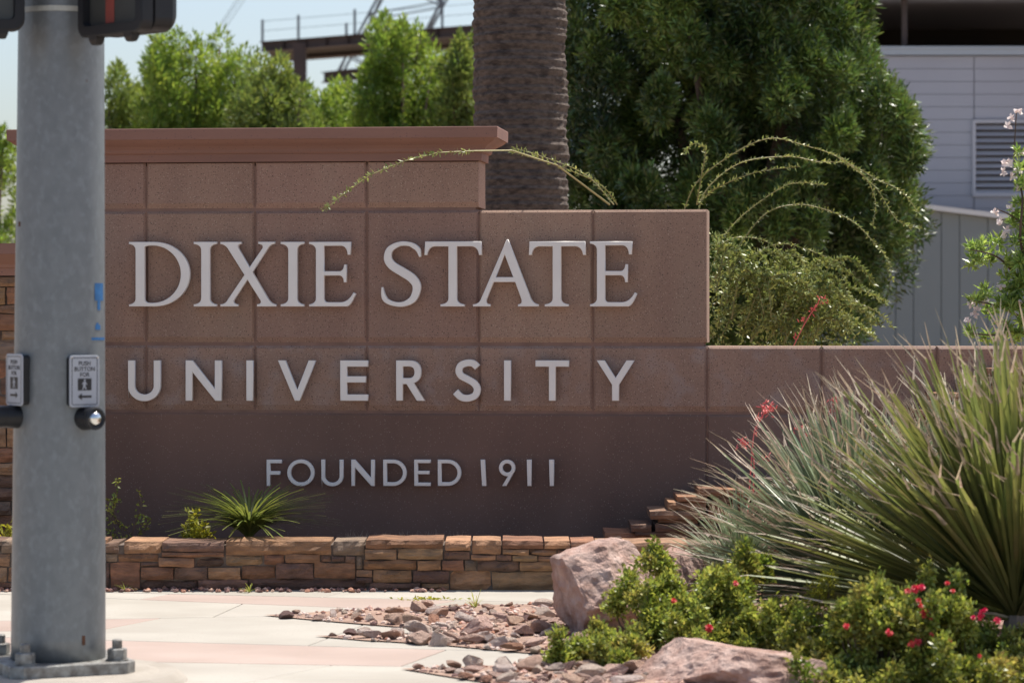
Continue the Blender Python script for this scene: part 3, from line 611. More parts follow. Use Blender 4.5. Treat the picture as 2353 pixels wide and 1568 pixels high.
m = MB(); m.box(xa, .045, 0, xb, .5, lz(125,YB,bld)); m.build('wall', M_wallW, bld)
m = MB(); m.box(xa, -.08, lz(127,YB,bld), xb, .5, lz(109,YB,bld)); m.box(xa,-.11,lz(113,YB,bld),xb,-.08,lz(108,YB,bld)); m.build('parapet', M_trimw and mat('pale_blue_grey_trim',(.34,.37,.41),None,rough=.5), bld)
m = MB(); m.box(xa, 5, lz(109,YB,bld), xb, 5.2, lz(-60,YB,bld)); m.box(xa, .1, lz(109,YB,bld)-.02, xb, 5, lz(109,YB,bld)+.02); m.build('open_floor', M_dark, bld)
m = MB(); m.box(xa, -.3, lz(-5,YB,bld), xb, 6, lz(-70,YB,bld)); m.build('floor_slab', M_wallW, bld)
for cxp in (2080, 2420):
    m = MB(); m.box(lx(cxp-6,YB,bld), .1, lz(109,YB,bld)+.02, lx(cxp+6,YB,bld), .2, lz(-5,YB,bld)); m.build('column', M_rsteel, bld)
m = MB(); fw = .05
m.box(vx0-fw, -.05, vy0-fw, vx0, .045, vy1+fw); m.box(vx1, -.05, vy0-fw, vx1+fw, .045, vy1+fw); m.box(vx0, -.05, vy0-fw, vx1, .045, vy0); m.box(vx0, -.05, vy1, vx1, .045, vy1+fw)
vent = m.build('vent', M_louv, bld)
m = MB(); m.box(vx0, .040, vy0, vx1, .0445, vy1); m.build('backing', M_dark, vent)  # near-black sheet added to paint the shade in the gaps between slats
nl = 11
for i in range(nl):
    z = vy0 + (vy1-vy0)*(i+.5)/nl; hh = (vy1-vy0)/nl
    m = MB(); m.add([(vx0,-.04,z-hh*.48),(vx1,-.04,z-hh*.48),(vx1,.036,z+hh*.20),(vx0,.036,z+hh*.20),(vx0,-.03,z-hh*.52),(vx1,-.03,z-hh*.52),(vx1,.038,z+hh*.15),(vx0,.038,z+hh*.15)], [(0,1,2,3),(7,6,5,4),(0,4,5,1)]); m.build('slat', M_louv, vent)
YA = 41; ann = empty('annex', (P(2200,0,YA).x, YA, -.06)); tag(ann, 'low grey-green annex clad in tall metal sheets with a sloping white roof edge', 'building')
xs = [1650,1720,1790,1860,1930,1990,2057,2098,2162,2204,2269,2312,2380,2450,2520,2600]
def zt(x): return lz(458+(x-2000)*.122+.0, YA, ann)
for a, b in zip(xs, xs[1:]):
    m = MB(); X0, X1 = lx(a,YA,ann)+.006, lx(b,YA,ann)-.006; t0, t1 = zt(a)-.06, zt(b)-.06
    m.add([(X0,0,0),(X1,0,0),(X1,0,t1),(X0,0,t0),(X0,.05,0),(X1,.05,0),(X1,.05,t1),(X0,.05,t0)], [(0,1,2,3),(3,2,6,7),(0,3,7,4),(1,5,6,2)]); m.build('panel', M_wallG, ann)
X0, X1 = lx(1650,YA,ann), lx(2600,YA,ann); t0, t1 = zt(1650), zt(2600)
m = MB(); m.add([(X0,.02,0),(X1,.02,0),(X1,.02,t1-.08),(X0,.02,t0-.08),(X0,3,0),(X1,3,0),(X1,3,t1-.08),(X0,3,t0-.08)], [(0,1,2,3),(3,2,6,7),(0,3,7,4),(1,5,6,2),(5,4,7,6)]); m.build('wall', M_joint and mat('shadow_seam',(.09,.11,.115),None), ann)
m = MB(); e = .05; m.add([(X0,-.12,t0-e),(X1,-.12,t1-e),(X1,-.12,t1+.02),(X0,-.12,t0+.02),(X0,3.1,t0-e),(X1,3.1,t1-e),(X1,3.1,t1+.02),(X0,3.1,t0+.02)], [(0,1,2,3),(3,2,6,7),(0,3,7,4),(1,5,6,2),(5,4,7,6),(0,4,5,1)]); m.build('roof_edge', M_trimw, ann)

# ---------------------------------------------------------------- steel deck under construction, crane
st = empty('steel_frame', (P(700,0,82).x, 82, -.06)); tag(st, 'rust brown steel deck of an unfinished building with guard posts above the trees', 'steel frame')
def W2(x, y, Y): p = P(x, y, Y); return p - Vector(st.location)
def ibeam(m, a, b, h, w_):
    up = Vector((0,0,1)); d = (b-a).normalized(); sd = d.cross(up).normalized()
    for off, hh, ww in ((0, .03, w_/2), (-h+.03, .03, w_/2)):
        q = [a+up*off, b+up*off]; m.loops([[p+sd*ww, p-sd*ww, p-sd*ww-up*hh, p+sd*ww-up*hh] for p in q])
    m.loops([[p+sd*.02-up*.03, p-sd*.02-up*.03, p-sd*.02-up*(h-.03), p+sd*.02-up*(h-.03)] for p in (a, b)])
a, b = W2(602,97,85), W2(1330,40,78)
m = MB(); ibeam(m, a, b, .30, .25)
for k in range(1,14):
    p = a.lerp(b, k/14); m.box(p.x-.02, p.y-.12, p.z-.28, p.x+.02, p.y-.03, p.z-.03)
m.build('edge_beam', M_rsteel, st)
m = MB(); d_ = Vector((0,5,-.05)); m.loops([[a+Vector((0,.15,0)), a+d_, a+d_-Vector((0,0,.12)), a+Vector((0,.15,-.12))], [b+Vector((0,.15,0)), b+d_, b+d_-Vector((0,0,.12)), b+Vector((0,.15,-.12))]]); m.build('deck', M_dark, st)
m = MB(); ibeam(m, W2(695,108,87.5), W2(1330,58,82), .38, .3); m.build('floor_beam', M_rsteel, st)
for x in (689, 1075):
    m = MB(); p = W2(x, 100, 84); q = W2(x+1, 100, 84); m.box(p.x-.19, p.y-.15, 0, p.x+.19, p.y+.15, p.z); m.build('column', M_rsteel, st)
m = MB(); ibeam(m, W2(745,167,92), W2(900,150,90), .34, .3); m.box(*(W2(800,172,92)-Vector((.1,.1,8))), *(W2(800,172,92)+Vector((.1,.1,0)))); m.build('lower_beam', M_rsteel, st)
for x, y0, y1 in ((603,97,45),(692,91,35),(808,80,52),(828,80,22),(1031,63,2),(1120,56,-5)):
    t = (x-602)/728; p = a.lerp(b, t); hgt = (y0-y1)*83/F
    m = MB(); m.box(p.x-.035, p.y-.04, p.z, p.x+.035, p.y+.04, p.z+hgt); m.build('guard_post', M_gsteel, st)
for f_ in (.48, .9):
    m = MB(); m.tube([a+Vector((0,0,.62*f_*1.1)), b+Vector((0,0,.62*f_*1.1))], .008, 4); m.build('guard_cable', M_gsteel, st)
cr = empty('crane', (P(900,0,97).x, 97, -.06)); tag(cr, 'grey lattice crane boom rising behind the steel deck', 'crane')
A0, A1 = P(812,250,97)-Vector(cr.location), P(1005,-110,97)-Vector(cr.location); ax = (A1-A0).normalized(); sd = ax.cross(Vector((0,1,0))).normalized(); bk = Vector((0,1,0))
hw0, hd = .98, .9
ch = [(1,1),(1,-1),(-1,1),(-1,-1)]; cn = lambda t, i, j: A0.lerp(A1, t)+sd*hw0*i+bk*hd*j
m = MB()
for i, j in ch: m.tube([cn(0,i,j), cn(1,i,j)], .048, 6)
boom = m.build('boom', M_gsteel, cr); nb = 4
for k in range(nb):
    for (i, j), (i2, j2) in (((1,1),(-1,1)),((1,-1),(-1,-1)),((1,1),(1,-1)),((-1,1),(-1,-1))):
        m = MB(); t0, t1 = k/nb, (k+1)/nb; 
        if k % 2: i, j, i2, j2 = i2, j2, i, j
        m.tube([cn(t0,i,j), cn(t1,i2,j2)], .026, 5); m.build('brace', M_gsteel, boom)
        m = MB(); m.tube([cn(t1,i,j), cn(t1,i2,j2)], .03, 5); m.build('brace', M_gsteel, boom)
cb = empty('hoist_cables', P(525,60,100)); tag(cb, 'thin slanting crane cables crossing the sky above the trees', 'cables')
for dx in (0, 7, 18):
    m = MB(); m.tube([P(470+dx,110,100)-cb.location, P(560+dx,-25,100)-cb.location], .011, 4); m.build('cable', M_gsteel, cb)

# ---------------------------------------------------------------- arching shrub behind the wing wall
YS = 17.6; sh = empty('arching_shrub', (P(1720,0,YS).x, YS, 0)); tag(sh, 'yellow-green shrub with long thorny canes arching over the wing wall', 'shrub')
SL = Vector(sh.location)
canes = [[(1560,520),(1600,420),(1690,350),(1770,318),(1850,335),(1925,362),(2010,430),(2060,505),(2115,525)],
 [(1600,520),(1620,440),(1700,375),(1810,360),(1880,372),(1945,375),(2010,410),(2070,440),(2110,490)],
 [(1600,470),(1650,430),(1740,395),(1835,383)],
 [(1930,362),(1985,405),(2010,460),(2005,520)],
 [(1640,640),(1700,560),(1760,490),(1830,470),(1900,483),(1960,510),(2010,560),(2040,600),(2050,645)],
 [(1650,560),(1700,500),(1780,440),(1830,420),(1895,426)],
 [(1600,470),(1612,400),(1620,345),(1595,330),(1570,352)],
 [(1640,640),(1720,590),(1790,560),(1860,575),(1940,608)],
 [(1660,680),(1740,640),(1820,600),(1900,650),(1930,600)][:3],
 [(1750,740),(1840,700),(1900,665),(1960,690),(2020,720),(2052,752)],
 [(1760,760),(1830,720),(1900,735),(1960,745),(2015,782)],
 [(1418,470),(1380,425),(1300,388),(1200,352),(1175,350)],
 [(1410,470),(1350,405),(1270,368),(1180,340)],
 [(1640,600),(1660,560),(1700,545),(1760,555),(1820,600)], [(1640,700),(1700,650),(1760,640),(1850,680)],[(1800,720),(1850,680),(1880,700),(1890,760)]]
def crom(pts, n=9):
    q = [pts[0]]+pts+[pts[-1]]; out = []
    for i in range(1, len(q)-2):
        for k in range(n):
            t = k/n; out.append(tuple(.5*((2*q[i][c])+(-q[i-1][c]+q[i+1][c])*t+(2*q[i-1][c]-5*q[i][c]+4*q[i+1][c]-q[i+2][c])*t*t+(-q[i-1][c]+3*q[i][c]-3*q[i+1][c]+q[i+2][c])*t**3) for c in (0,1)))
    out.append(pts[-1]); return out
lp, ld = [], []
def cane(pts, parent, base, Y0, jit, r=.0045, tuft=4, store=(lp, ld), name='cane', d=.05):
    ph = rnd.uniform(0,6); q = crom(pts); W_ = [P(x, y, Y0+jit*math.sin(ph+i*.1)) - base for i, (x, y) in enumerate(q)]
    m = MB(); n = len(W_); m.tube(W_, [r*(1-.7*i/n) for i in range(n)], 5); m.build(name, M_stem, parent)
    for i in range(2, n):
        for _ in range(tuft):
            f = rnd.random(); p = W_[i-1].lerp(W_[i], f); store[0].append(tuple(p)); dr = (W_[i]-W_[i-1]).normalized()*.5 + Vector((rnd.gauss(0,.6), rnd.gauss(0,.6), rnd.gauss(.2,.6))); store[1].append(tuple(dr))
for c in canes: cane(c, sh, SL, YS, .08)
# the cane whose tip hangs in front of the sign face
q0 = (P(1400,470,17.0), P(1280,380,16.4), P(1175,346,15.95), P(1090,347,15.75), P(1005,351,15.72), P(930,370,15.75), P(850,402,15.75), P(790,445,15.75), P(742,485,15.75))
m = MB(); m.tube([v-SL for v in q0], [.006,.005,.005,.0045,.004,.004,.0035,.003,.0015], 5); m.build('cane', M_stem, sh)
for i in range(3, 8):
    for _ in range(34):
        p = q0[i].lerp(q0[i+1], rnd.random())-SL; lp.append(tuple(p)); ld.append((rnd.gauss(-.4,.6), rnd.gauss(0,.6), rnd.gauss(0,.7)))
leaves('cane_leaves', lp, ld, .030, .010, M_leafS, sh)
mass = []
for _ in range(95):
    x = 1632 + 340*rnd.random()**1.3; top = 545 + max(0, x-1660)*.55; y = rnd.uniform(top, max(top+10, 835)); c = P(x, y, YS+rnd.uniform(-.25,.3)); r_ = rnd.uniform(.05,.09); mass.append((c.x,c.y,c.z,r_*1.3,r_,r_))
p, d = plume_leaves(mass, 24, .1, .1, .9); leaves('foliage', p-np.array(SL), d, .034, .014, M_leafS, sh, bend=.1)
lp4, ld4 = [], []
for k in range(64):
    x0 = rnd.uniform(1635, 1880); y0 = rnd.uniform(640, 790) + (x0-1640)*.15; dx = rnd.uniform(40, 150)*(1 if rnd.random() < .8 else -.5); hh = rnd.uniform(40, 120)
    cane([(x0,y0),(x0+dx*.3,y0-hh*.8),(x0+dx*.65,y0-hh),(x0+dx,y0-hh*.8),(x0+dx*1.25,y0-hh*.45)], sh, SL, YS+rnd.uniform(-.25,.2), .05, .003, 5, (lp4, ld4))
leaves('cane_leaves', lp4, ld4, .036, .014, M_leafS, sh, bend=.1)

# ---------------------------------------------------------------- desert willow at the right edge
YO = 16.9; wl = empty('desert_willow', (P(2400,0,YO).x, YO, 0)); tag(wl, 'airy green shrub with pale pink blossoms at the right edge', 'shrub'); WL = Vector(wl.location)
lp2, ld2 = [], []
for br, tf in (([(2420,800),(2380,650),(2345,560),(2348,450),(2330,380),(2335,250)],0), ([(2390,700),(2340,640),(2290,590),(2225,572)],0), ([(2400,760),(2330,720),(2280,700),(2235,690)],0), ([(2400,800),(2340,760),(2300,770),(2230,765)],0), ([(2400,600),(2370,540),(2330,500),(2290,480)],0), ([(2420,800),(2400,600),(2390,400),(2380,200)],0)):
    q = crom(br); Wp = [P(x, y, YO+.1*math.sin(i*.2)) - WL for i, (x, y) in enumerate(q)]
    m = MB(); m.tube(Wp, [.012*(1-.8*i/len(Wp)) for i in range(len(Wp))], 6); m.build('branch', M_wood, wl)
tufts = [(2240,575,40),(2265,590,35),(2228,600,25),(2290,560,25),(2330,545,34),(2345,600,42),(2315,640,38),(2352,650,40),(2330,690,35),(2240,690,28),(2262,672,25),(2280,720,28),(2310,755,36),(2350,740,40),(2340,500,35),(2352,420,28),(2346,395,16),(2335,350,14),(2345,480,36),(2235,770,20),(2270,780,20),(2300,700,22),(2375,560,60),(2385,650,60),(2380,760,60)]
tufts += [(rnd.uniform(2315,2440), rnd.uniform(430,800), rnd.uniform(25,45)) for _ in range(26)]
for x, y, r_ in tufts:
    for _ in range(int(r_/5)):
        u = unit(1)[0]; k4 = rnd.random()**.5; c = P(x+u[0]*r_*.7*k4, y+u[2]*r_*.7*k4, YO+u[1]*.08) - WL; ax_ = Vector((u[0]*.5, u[1]*.5, .55))
        for _ in range(15):
            v = Vector(unit(1)[0])+ax_*.6; lp2.append(tuple(c)); ld2.append(tuple(v))
leaves('foliage', lp2, ld2, .062, .014, M_leafO, wl, bend=.12)
for x, y in ((2338,258),(2322,272),(2315,290),(2348,350),(2318,375),(2305,395),(2325,405),(2340,390),(2343,430),(2310,375),(2285,488),(2298,508),(2320,480),(2308,540),(2230,698),(2242,712),(2262,690),(2225,735),(2238,722),(2300,655),(2350,690),(2310,528)):
    c = P(x, y, YO-.05) - WL; m = MB()
    for k in range(7):
        u = Vector(unit(1)[0]); v = u.orthogonal().normalized()*.017; e = c+u*.034; m.add([c, c+u*.017+v, e, c+u*.017-v], [(0,1,2,3)])
    m.build('blossom', M_whfl, wl)

# ---------------------------------------------------------------- sotol plants
def blade(L, w_, droop, seed, mats, tip=.17, dead=False):
    r = random.Random(seed); n = 9; m = MB(); vs = []; curl = r.uniform(.05,.2)*r.choice([-1,1]); sw = r.uniform(-.05,.05)
    for i in range(n+1):
        u = i/n; x = L*u; hw = w_*.5*(1-.15*u)*(1 if u < .72 else max(.06, (1-u)/.28)**.8); z = -droop*L*u*u; y = sw*L*u*u
        if u > 1-tip: k = (u-(1-tip))/tip; z += -abs(curl)*.35*L*k*k*.4 + r.uniform(-.004,.004); y += curl*.3*L*k*k
        if dead: y += r.uniform(-.01,.01); z += r.uniform(-.008,.008)
        vs += [(x,y-hw,z+hw*.45),(x,y,z),(x,y+hw,z+hw*.45)]
    m.v = vs
    for i in range(n):
        b_ = i*3; mi = 1 if (i+1)/n > 1-tip+.02 else 0
        m.f += [(b_,b_+3,b_+4,b_+1),(b_+1,b_+4,b_+5,b_+2)]; m.m += [mi,mi]
    return m.mesh('leaf', mats)
def sotol(label, c, L, n, mats, seed, w_=.02, droop=(.0,.16), elev=(-8,88), azr=None, bias=1.0, extra=200):
    o = empty('sotol', c); tag(o, label, 'spiky plant', 'spiky sotol plants at the right'); r = random.Random(seed)
    var = [blade(L*r.uniform(.82,1.08), w_*r.uniform(.85,1.15), r.uniform(*droop), seed*50+i, mats, r.uniform(.06,.17)) for i in range(14)]
    dead = [blade(L*r.uniform(.6,.9), w_*.8, r.uniform(.05,.3), seed*90+i, [M_dry, M_straw], .3, True) for i in range(5)]
    for i in range(n):
        el = math.radians(elev[0] + (elev[1]-elev[0])*r.random()**bias); az = r.uniform(*azr) if azr else r.uniform(0, 2*math.pi)
        if el < math.radians(26) and math.sin(az) < -.5: el += math.radians(28)
        d = Vector((math.cos(el)*math.cos(az), math.cos(el)*math.sin(az), math.sin(el))); up = Vector((0,0,1)) - d*d.z
        up = up.normalized() if up.length > .05 else Vector((-math.cos(az),-math.sin(az),0)); sd = up.cross(d); roll = r.gauss(0,.35)
        M = Matrix((d, sd, up)).transposed().to_4x4() @ Matrix.Rotation(roll, 4, 'X')
        lo = math.degrees(el) < 14 and r.random() < .35
        q = link('leaf', r.choice(dead if lo else var), o); M.translation = d*.05 + Vector((0,0,.06*math.sin(el))); q.matrix_basis = M
        if q.data in dead: pass
    m = MB()
    for i in range(extra):
        el = math.radians(elev[0] + (elev[1]-elev[0])*r.random()**bias); az = r.uniform(0, 2*math.pi)
        if el < math.radians(26) and math.sin(az) < -.5: el += math.radians(28)
        d = Vector((math.cos(el)*math.cos(az), math.cos(el)*math.sin(az), math.sin(el))); up = Vector((-math.cos(az)*math.sin(el), -math.sin(az)*math.sin(el), math.cos(el))); sd = up.cross(d)
        M = Matrix((d, sd, up)).transposed().to_4x4() @ Matrix.Rotation(r.gauss(0,.35), 4, 'X'); vm = r.choice(dead if math.degrees(el) < 16 and r.random() < .4 else var)
        m.add([M @ v.co for v in vm.vertices], [tuple(p.vertices) for p in vm.polygons]); m.m[-len(vm.polygons):] = [p.material_index for p in vm.polygons]
    tag(m.build('leaf_mass', [mats[0], M_straw], o), kind='stuff')
    m = MB(); m.tube([(0,0,-.25),(0,0,-.05),(0,0,.06)], [.05,.07,.04], 10); m.build('trunk', M_dry, o); return o
sotol('largest spiky sotol with long saw-edged green leaves at the right edge', P(2335,1425,12.2), 1.19, 300, [M_sotol, M_straw], 1, .027, (-.02,.06), (4,86), (math.radians(95), math.radians(300)), 1.15, 420)
sotol('grey-green sotol fanning to the left in front of the stacked stones', P(1985,1375,13.3), .93, 300, [M_sotol2, M_straw], 2, .020, (0,.10), (0,84), (math.radians(80), math.radians(320)), 1.1, 380)
sotol('smaller sotol behind with upright dry curled tips', P(2190,1220,14.3), .62, 260, [M_sotol2, M_straw], 3, .017, (0,.08), (15,88), None, .7)
# low grassy blades at the planter corner
sotol('small fine-leaved clump at the corner of the stone planter', P(1700,1345,13.8), .42, 70, [M_sotol2, M_straw], 4, .008, (.05,.3), (25,88), None, .8)

# red yucca stalks
def stalk(label, pts, cl, Y=14.6):
    b = P(*pts[0], Y); o = empty('red_yucca', b); tag(o, label, 'flower stalk', 'coral flower stalks rising from the spiky plants')
    q = crom(pts, 5); m = MB(); m.tube([P(x,y,Y)-b for x,y in q], [.0035]*len(q), 5); m.build('stem', M_coral, o)
    for x, y, r_, n in cl:
        m = MB()
        for _ in range(n):
            c = P(x+rnd.gauss(0,r_*.5), y+rnd.gauss(0,r_*.42), Y+rnd.uniform(-.03,.03))-b; d = Vector((rnd.gauss(.2,.6), rnd.gauss(0,.5), rnd.gauss(-.1,.6))).normalized(); s = d.orthogonal().normalized()
            m.tube([c, c+d*.012, c+d*.026], [.0015,.0042,.002], 4)
        m.build('blossom', M_coral, o)
stalk('coral red flower cluster on a thin stalk, the tallest left one before the dark wall', [(1716,1200),(1730,1010),(1740,975),(1758,945)], [(1762,940,20,46),(1742,960,9,12),(1732,990,5,5)])
stalk('small coral flower cluster low on the left before the dark wall', [(1726,1200),(1732,1060),(1718,1020),(1700,1015)], [(1702,1015,13,22)])
stalk('coral flower cluster on an upright stalk in front of the wing wall joint', [(1915,1200),(1918,1000),(1920,930)], [(1923,918,12,24),(1915,945,9,10),(1918,975,6,6)])
stalk('faint coral blossoms among the spiky leaf tips', [(1850,1200),(1845,1050),(1838,1000)], [(1836,985,10,12),(1850,1000,8,8),(1755,1052,9,9)])
stalk('pinkish red blossom spray in the arching shrub behind the wall', [(1820,800),(1850,740),(1880,695)], [(1885,690,14,12),(1865,712,12,9),(1840,735,10,7),(1828,770,6,3)], 17.2)

# ---------------------------------------------------------------- flowering ground cover
def bush(label, clumps, n, fl=(), L=.024, W=.014, mt=None, cat='shrub', name='rose_bush', group='low flowering bushes in the foreground bed', pale=False):
    b = P(clumps[0][0], clumps[0][1], clumps[0][2]); b.z = 0; o = empty(name, b); tag(o, label, cat, group); pl = []
    for (x, y, Y, rx, ry) in clumps:
        s = Y/F
        for _ in range(max(5, int(rx*ry/210))):
            u = unit(1)[0]; k = rnd.random()**.4; c = P(x+u[0]*rx*k, y+u[2]*ry*k, Y+u[1]*rx*s*k); r_ = rnd.uniform(8,24)*s; pl.append((c.x,c.y,max(c.z,.02),r_,r_,r_*rnd.uniform(.8,1.3)))
    for _ in range(len(pl)//5):
        q = rnd.choice(pl); hh = rnd.uniform(.02,.055); pl.append((q[0]+rnd.gauss(0,.02), q[1], q[2]+q[5]+hh*.5, .012, .012, hh))
    p, d = plume_leaves(pl, n*1.15/len(pl), .05, .25, .9); p += rng.normal(size=p.shape)*.014; p[:,2] = np.maximum(p[:,2], .01); leaves('foliage', p-np.array(b), d, L, W, mt or M_leafG, o, bend=.12)
    m = MB()
    for q in pl[::2]: m.tube([((q[0]-b.x)*.5, (q[1]-b.y)*.5, 0), ((q[0]-b.x)*.9, (q[1]-b.y)*.9, q[2]*.6), (q[0]-b.x, q[1]-b.y, q[2])], [.004,.003,.0015], 4)
    m.build('stems', M_wood, o)
    for x, y, r_ in fl:
        Y = min(c[2] for c in clumps) - .1; c = P(x, y, Y)-b; m = MB(); R_ = r_*.88*Y/F
        for _ in range(16):
            u = Vector(unit(1)[0]); v = u.orthogonal().normalized()*R_*.5; e = c+u*R_; m.add([c, c+u*R_*.6+v, e+Vector((0,0,-R_*.15)), c+u*R_*.6-v], [(0,1,2,3)])
        m.build('flower', M_redfl, o)
    return o
bush('leafy green bush sprouting over the large pink boulder', [(1545,1420,12.3,75,45),(1490,1395,12.3,40,60),(1500,1290,12.6,26,26),(1525,1325,12.6,24,40),(1440,1350,12.4,22,30),(1410,1395,12.4,22,30),(1545,1375,12.4,22,30),(1490,1455,12.2,60,34)], 8500, [(1548,1378,9)])
bush('yellow-green bush right of the boulder below the sotol leaves', [(1650,1400,12.2,70,60),(1730,1310,12.5,60,28),(1640,1345,12.3,35,30),(1590,1440,12.1,50,40),(1700,1450,12.1,60,40),(1610,1470,12.0,60,36),(1670,1370,12.2,60,40)], 15000, [(1690,1338,9),(1628,1441,13)])
bush('trailing green stems hanging between the rocks left of the front boulder', [(1330,1500,11.9,60,20),(1290,1520,11.8,30,18),(1400,1480,12.0,50,22),(1420,1530,11.6,45,24),(1450,1490,11.8,50,26)], 7000)
bush('green ground cover right of the front boulder', [(1740,1460,12.0,90,40),(1850,1440,12.0,80,40),(2000,1470,11.7,110,60),(1960,1565,11.2,130,40),(1800,1470,11.9,110,45),(1900,1500,11.7,100,45),(1790,1440,12.0,50,22),(1950,1540,11.4,110,36)], 26000, [(1944,1436,10),(2043,1450,12)])
bush('bush with the most red blossoms under the large sotol', [(2030,1400,11.4,75,60),(2100,1440,11.3,90,60),(2010,1360,11.4,45,30),(2120,1390,11.4,60,40),(2060,1500,11.6,100,50),(1975,1430,11.3,60,40),(1960,1410,11.3,50,30),(2060,1400,11.3,60,30),(2130,1415,11.2,70,34)], 20000, [(2085,1356,10),(2103,1350,14),(2117,1347,11),(2110,1378,9),(2115,1390,8),(2127,1412,13),(2120,1405,10),(2135,1416,12),(2127,1402,8),(2093,1477,11),(2108,1472,12),(2176,1338,8),(2188,1356,8),(2140,1456,9)])
bush('bush with pink-red blossoms at the lower right corner', [(2240,1480,11.7,90,50),(2200,1430,11.3,60,36),(2320,1530,11.4,80,45),(2180,1530,11.4,100,40),(2080,1550,11.2,110,40),(2300,1570,11.1,110,50),(2340,1480,11.6,60,30),(2200,1570,11.1,110,40)], 24000, [(2256,1406,12),(2252,1416,11),(2290,1424,12),(2262,1400,9),(2180,1470,10),(2250,1505,7),(2235,1416,8)])
bush('paler ferny sprigs in front of the sotol base', [(1905,1340,12.1,26,30),(1885,1375,12.1,26,20)], 900, (), .022, .006, M_leafY, name='fern_shrub')
# ---------------------------------------------------------------- planter plants
def clump(name, label, c, n, L, w_, mats, cat, seed, droop=(.3,.8), elev=(35,85)):
    o = empty(name, c); tag(o, label, cat); r = random.Random(seed)
    var = []
    for i in range(8):
        m = MB(); k = 8; l_ = L*r.uniform(.75,1.15); dr = r.uniform(*droop)
        for j in range(k+1):
            u = j/k; hw = w_*.5*(1-u*.9)**.5*(.7+.3*min(1,u*4)) + .0004; x = l_*u*(1-.15*dr*u); z = l_*(u*.0) - dr*l_*u**2.2; m.v += [(x,-hw,z),(x,0,z-hw*.4),(x,hw,z)]
        for j in range(k): b_ = j*3; m.f += [(b_,b_+3,b_+4,b_+1),(b_+1,b_+4,b_+5,b_+2)]; m.m += [0,0]
        var.append(m.mesh('leaf', mats, True))
    for i in range(n):
        el = math.radians(r.uniform(*elev)); az = r.uniform(0, 2*math.pi); M = Matrix.Rotation(az, 4, 'Z') @ Matrix.Rotation(-el, 4, 'Y'); q = link('leaf', r.choice(var), o); q.matrix_basis = M
    return o
YQ = 15.55
lil = clump('daylily', 'arching green daylily clump growing against the dark base of the sign', P(572,1242,15.5), 280, .33, .017, [M_leafL], 'plant', 5, (.6,1.3), (60,89))
for pts_ in ([(0,0),(-20,-90),(-57,-152)], [(5,0),(28,-80),(38,-140)], [(5,0),(10,-70),(12,-115)]):
    m = MB(); m.tube([(x*YQ/F, .02, -y*YQ/F) for x, y in pts_], [.003,.002,.0015], 4); m.build('dry_stalk', M_wood, lil)
bush('small yellow-green leafy plant beside the daylily clump', [(462,1234,15.36,30,12),(455,1226,15.36,20,10)], 420, (), .036, .018, M_leafY, 'plant', 'yellow_plant', None)
bush('small leafy weed behind the planter left of the pole', [(8,1236,15.5,22,12)], 160, (), .03, .018, M_leafY, 'plant', 'leafy_weed', None)
tw = empty('woody_shrub', P(260,1240,YQ)); tag(tw, 'sparse woody shrub with small green leaves right of the pole', 'shrub'); T0 = Vector(tw.location); lp3, ld3 = [], []
for pts_ in ([(300,1240),(310,1200),(325,1160),(318,1132)],[(310,1240),(322,1215),(335,1190)],[(308,1235),(280,1205),(245,1170)],[(305,1230),(270,1200),(240,1190)],[(290,1235),(262,1180),(268,1120),(274,1100)],[(300,1240),(330,1220),(342,1190)],[(310,1240),(290,1215),(262,1195)],[(250,1240),(258,1180),(266,1140)]):
    q = crom(pts_, 4); Wp = [P(x,y,YQ+rnd.uniform(-.01,.01))-T0 for x,y in q]; m = MB(); m.tube(Wp, [.005*(1-.7*i/len(Wp)) for i in range(len(Wp))], 5); m.build('branch', M_wood, tw)
    for i in range(len(Wp)//3, len(Wp)):
        for _ in range(3): lp3.append(tuple(Wp[i]+Vector((rnd.gauss(0,.008),rnd.gauss(0,.02),rnd.gauss(0,.008))))); ld3.append(tuple(unit(1)[0]))
for x, y in ((255,1215),(262,1225),(250,1232),(275,1235),(256,1160),(322,1185),(258,1145),(270,1150)):
    for _ in range(9): u = unit(1)[0]; lp3.append(tuple(P(x+u[0]*9,y+u[2]*9,YQ-.02)-T0)); ld3.append(tuple(u))
leaves('foliage', lp3, ld3, .026, .015, M_leafG, tw)
for i, (x, y, Y, lb) in enumerate(((288,1352,14.95,'thin grass sprig at the foot of the planter near the pole'),(573,1352,14.9,'tiny leafy weed at the foot of the planter'),(1092,1398,14.1,'thin dry seedling standing in the rock bed'))):
    clump('weed', lb, Vector(((x-CX)*Y/F, Y, .0)), 14, .06 if i != 2 else .10, .004, [M_leafG], 'weed', 40+i, (.1,.6), (30,88))
pts = []; 
for _ in range(90): q = G(rnd.gauss(985,34), rnd.gauss(1375.5,1.6)); pts.append((q.x,q.y,.001))
tag(leaves('creeping_weed', pts, unit(90)*np.array([1,1,.4])+np.array([0,0,.2]), .022, .012, M_leafY), 'yellowish creeping weed in the paving joint before the planter', 'weed', kind='stuff')
gp = [(rnd.uniform(-.95,-.25), rnd.uniform(15.6,15.9), .20) for _ in range(160)]
tag(leaves('dry_grass', gp, np.array([0,0,1.0])+rng.normal(size=(160,3))*.3, .06, .003, M_straw), 'sparse dry grass blades at the foot of the dark sign base', 'grass', kind='stuff')

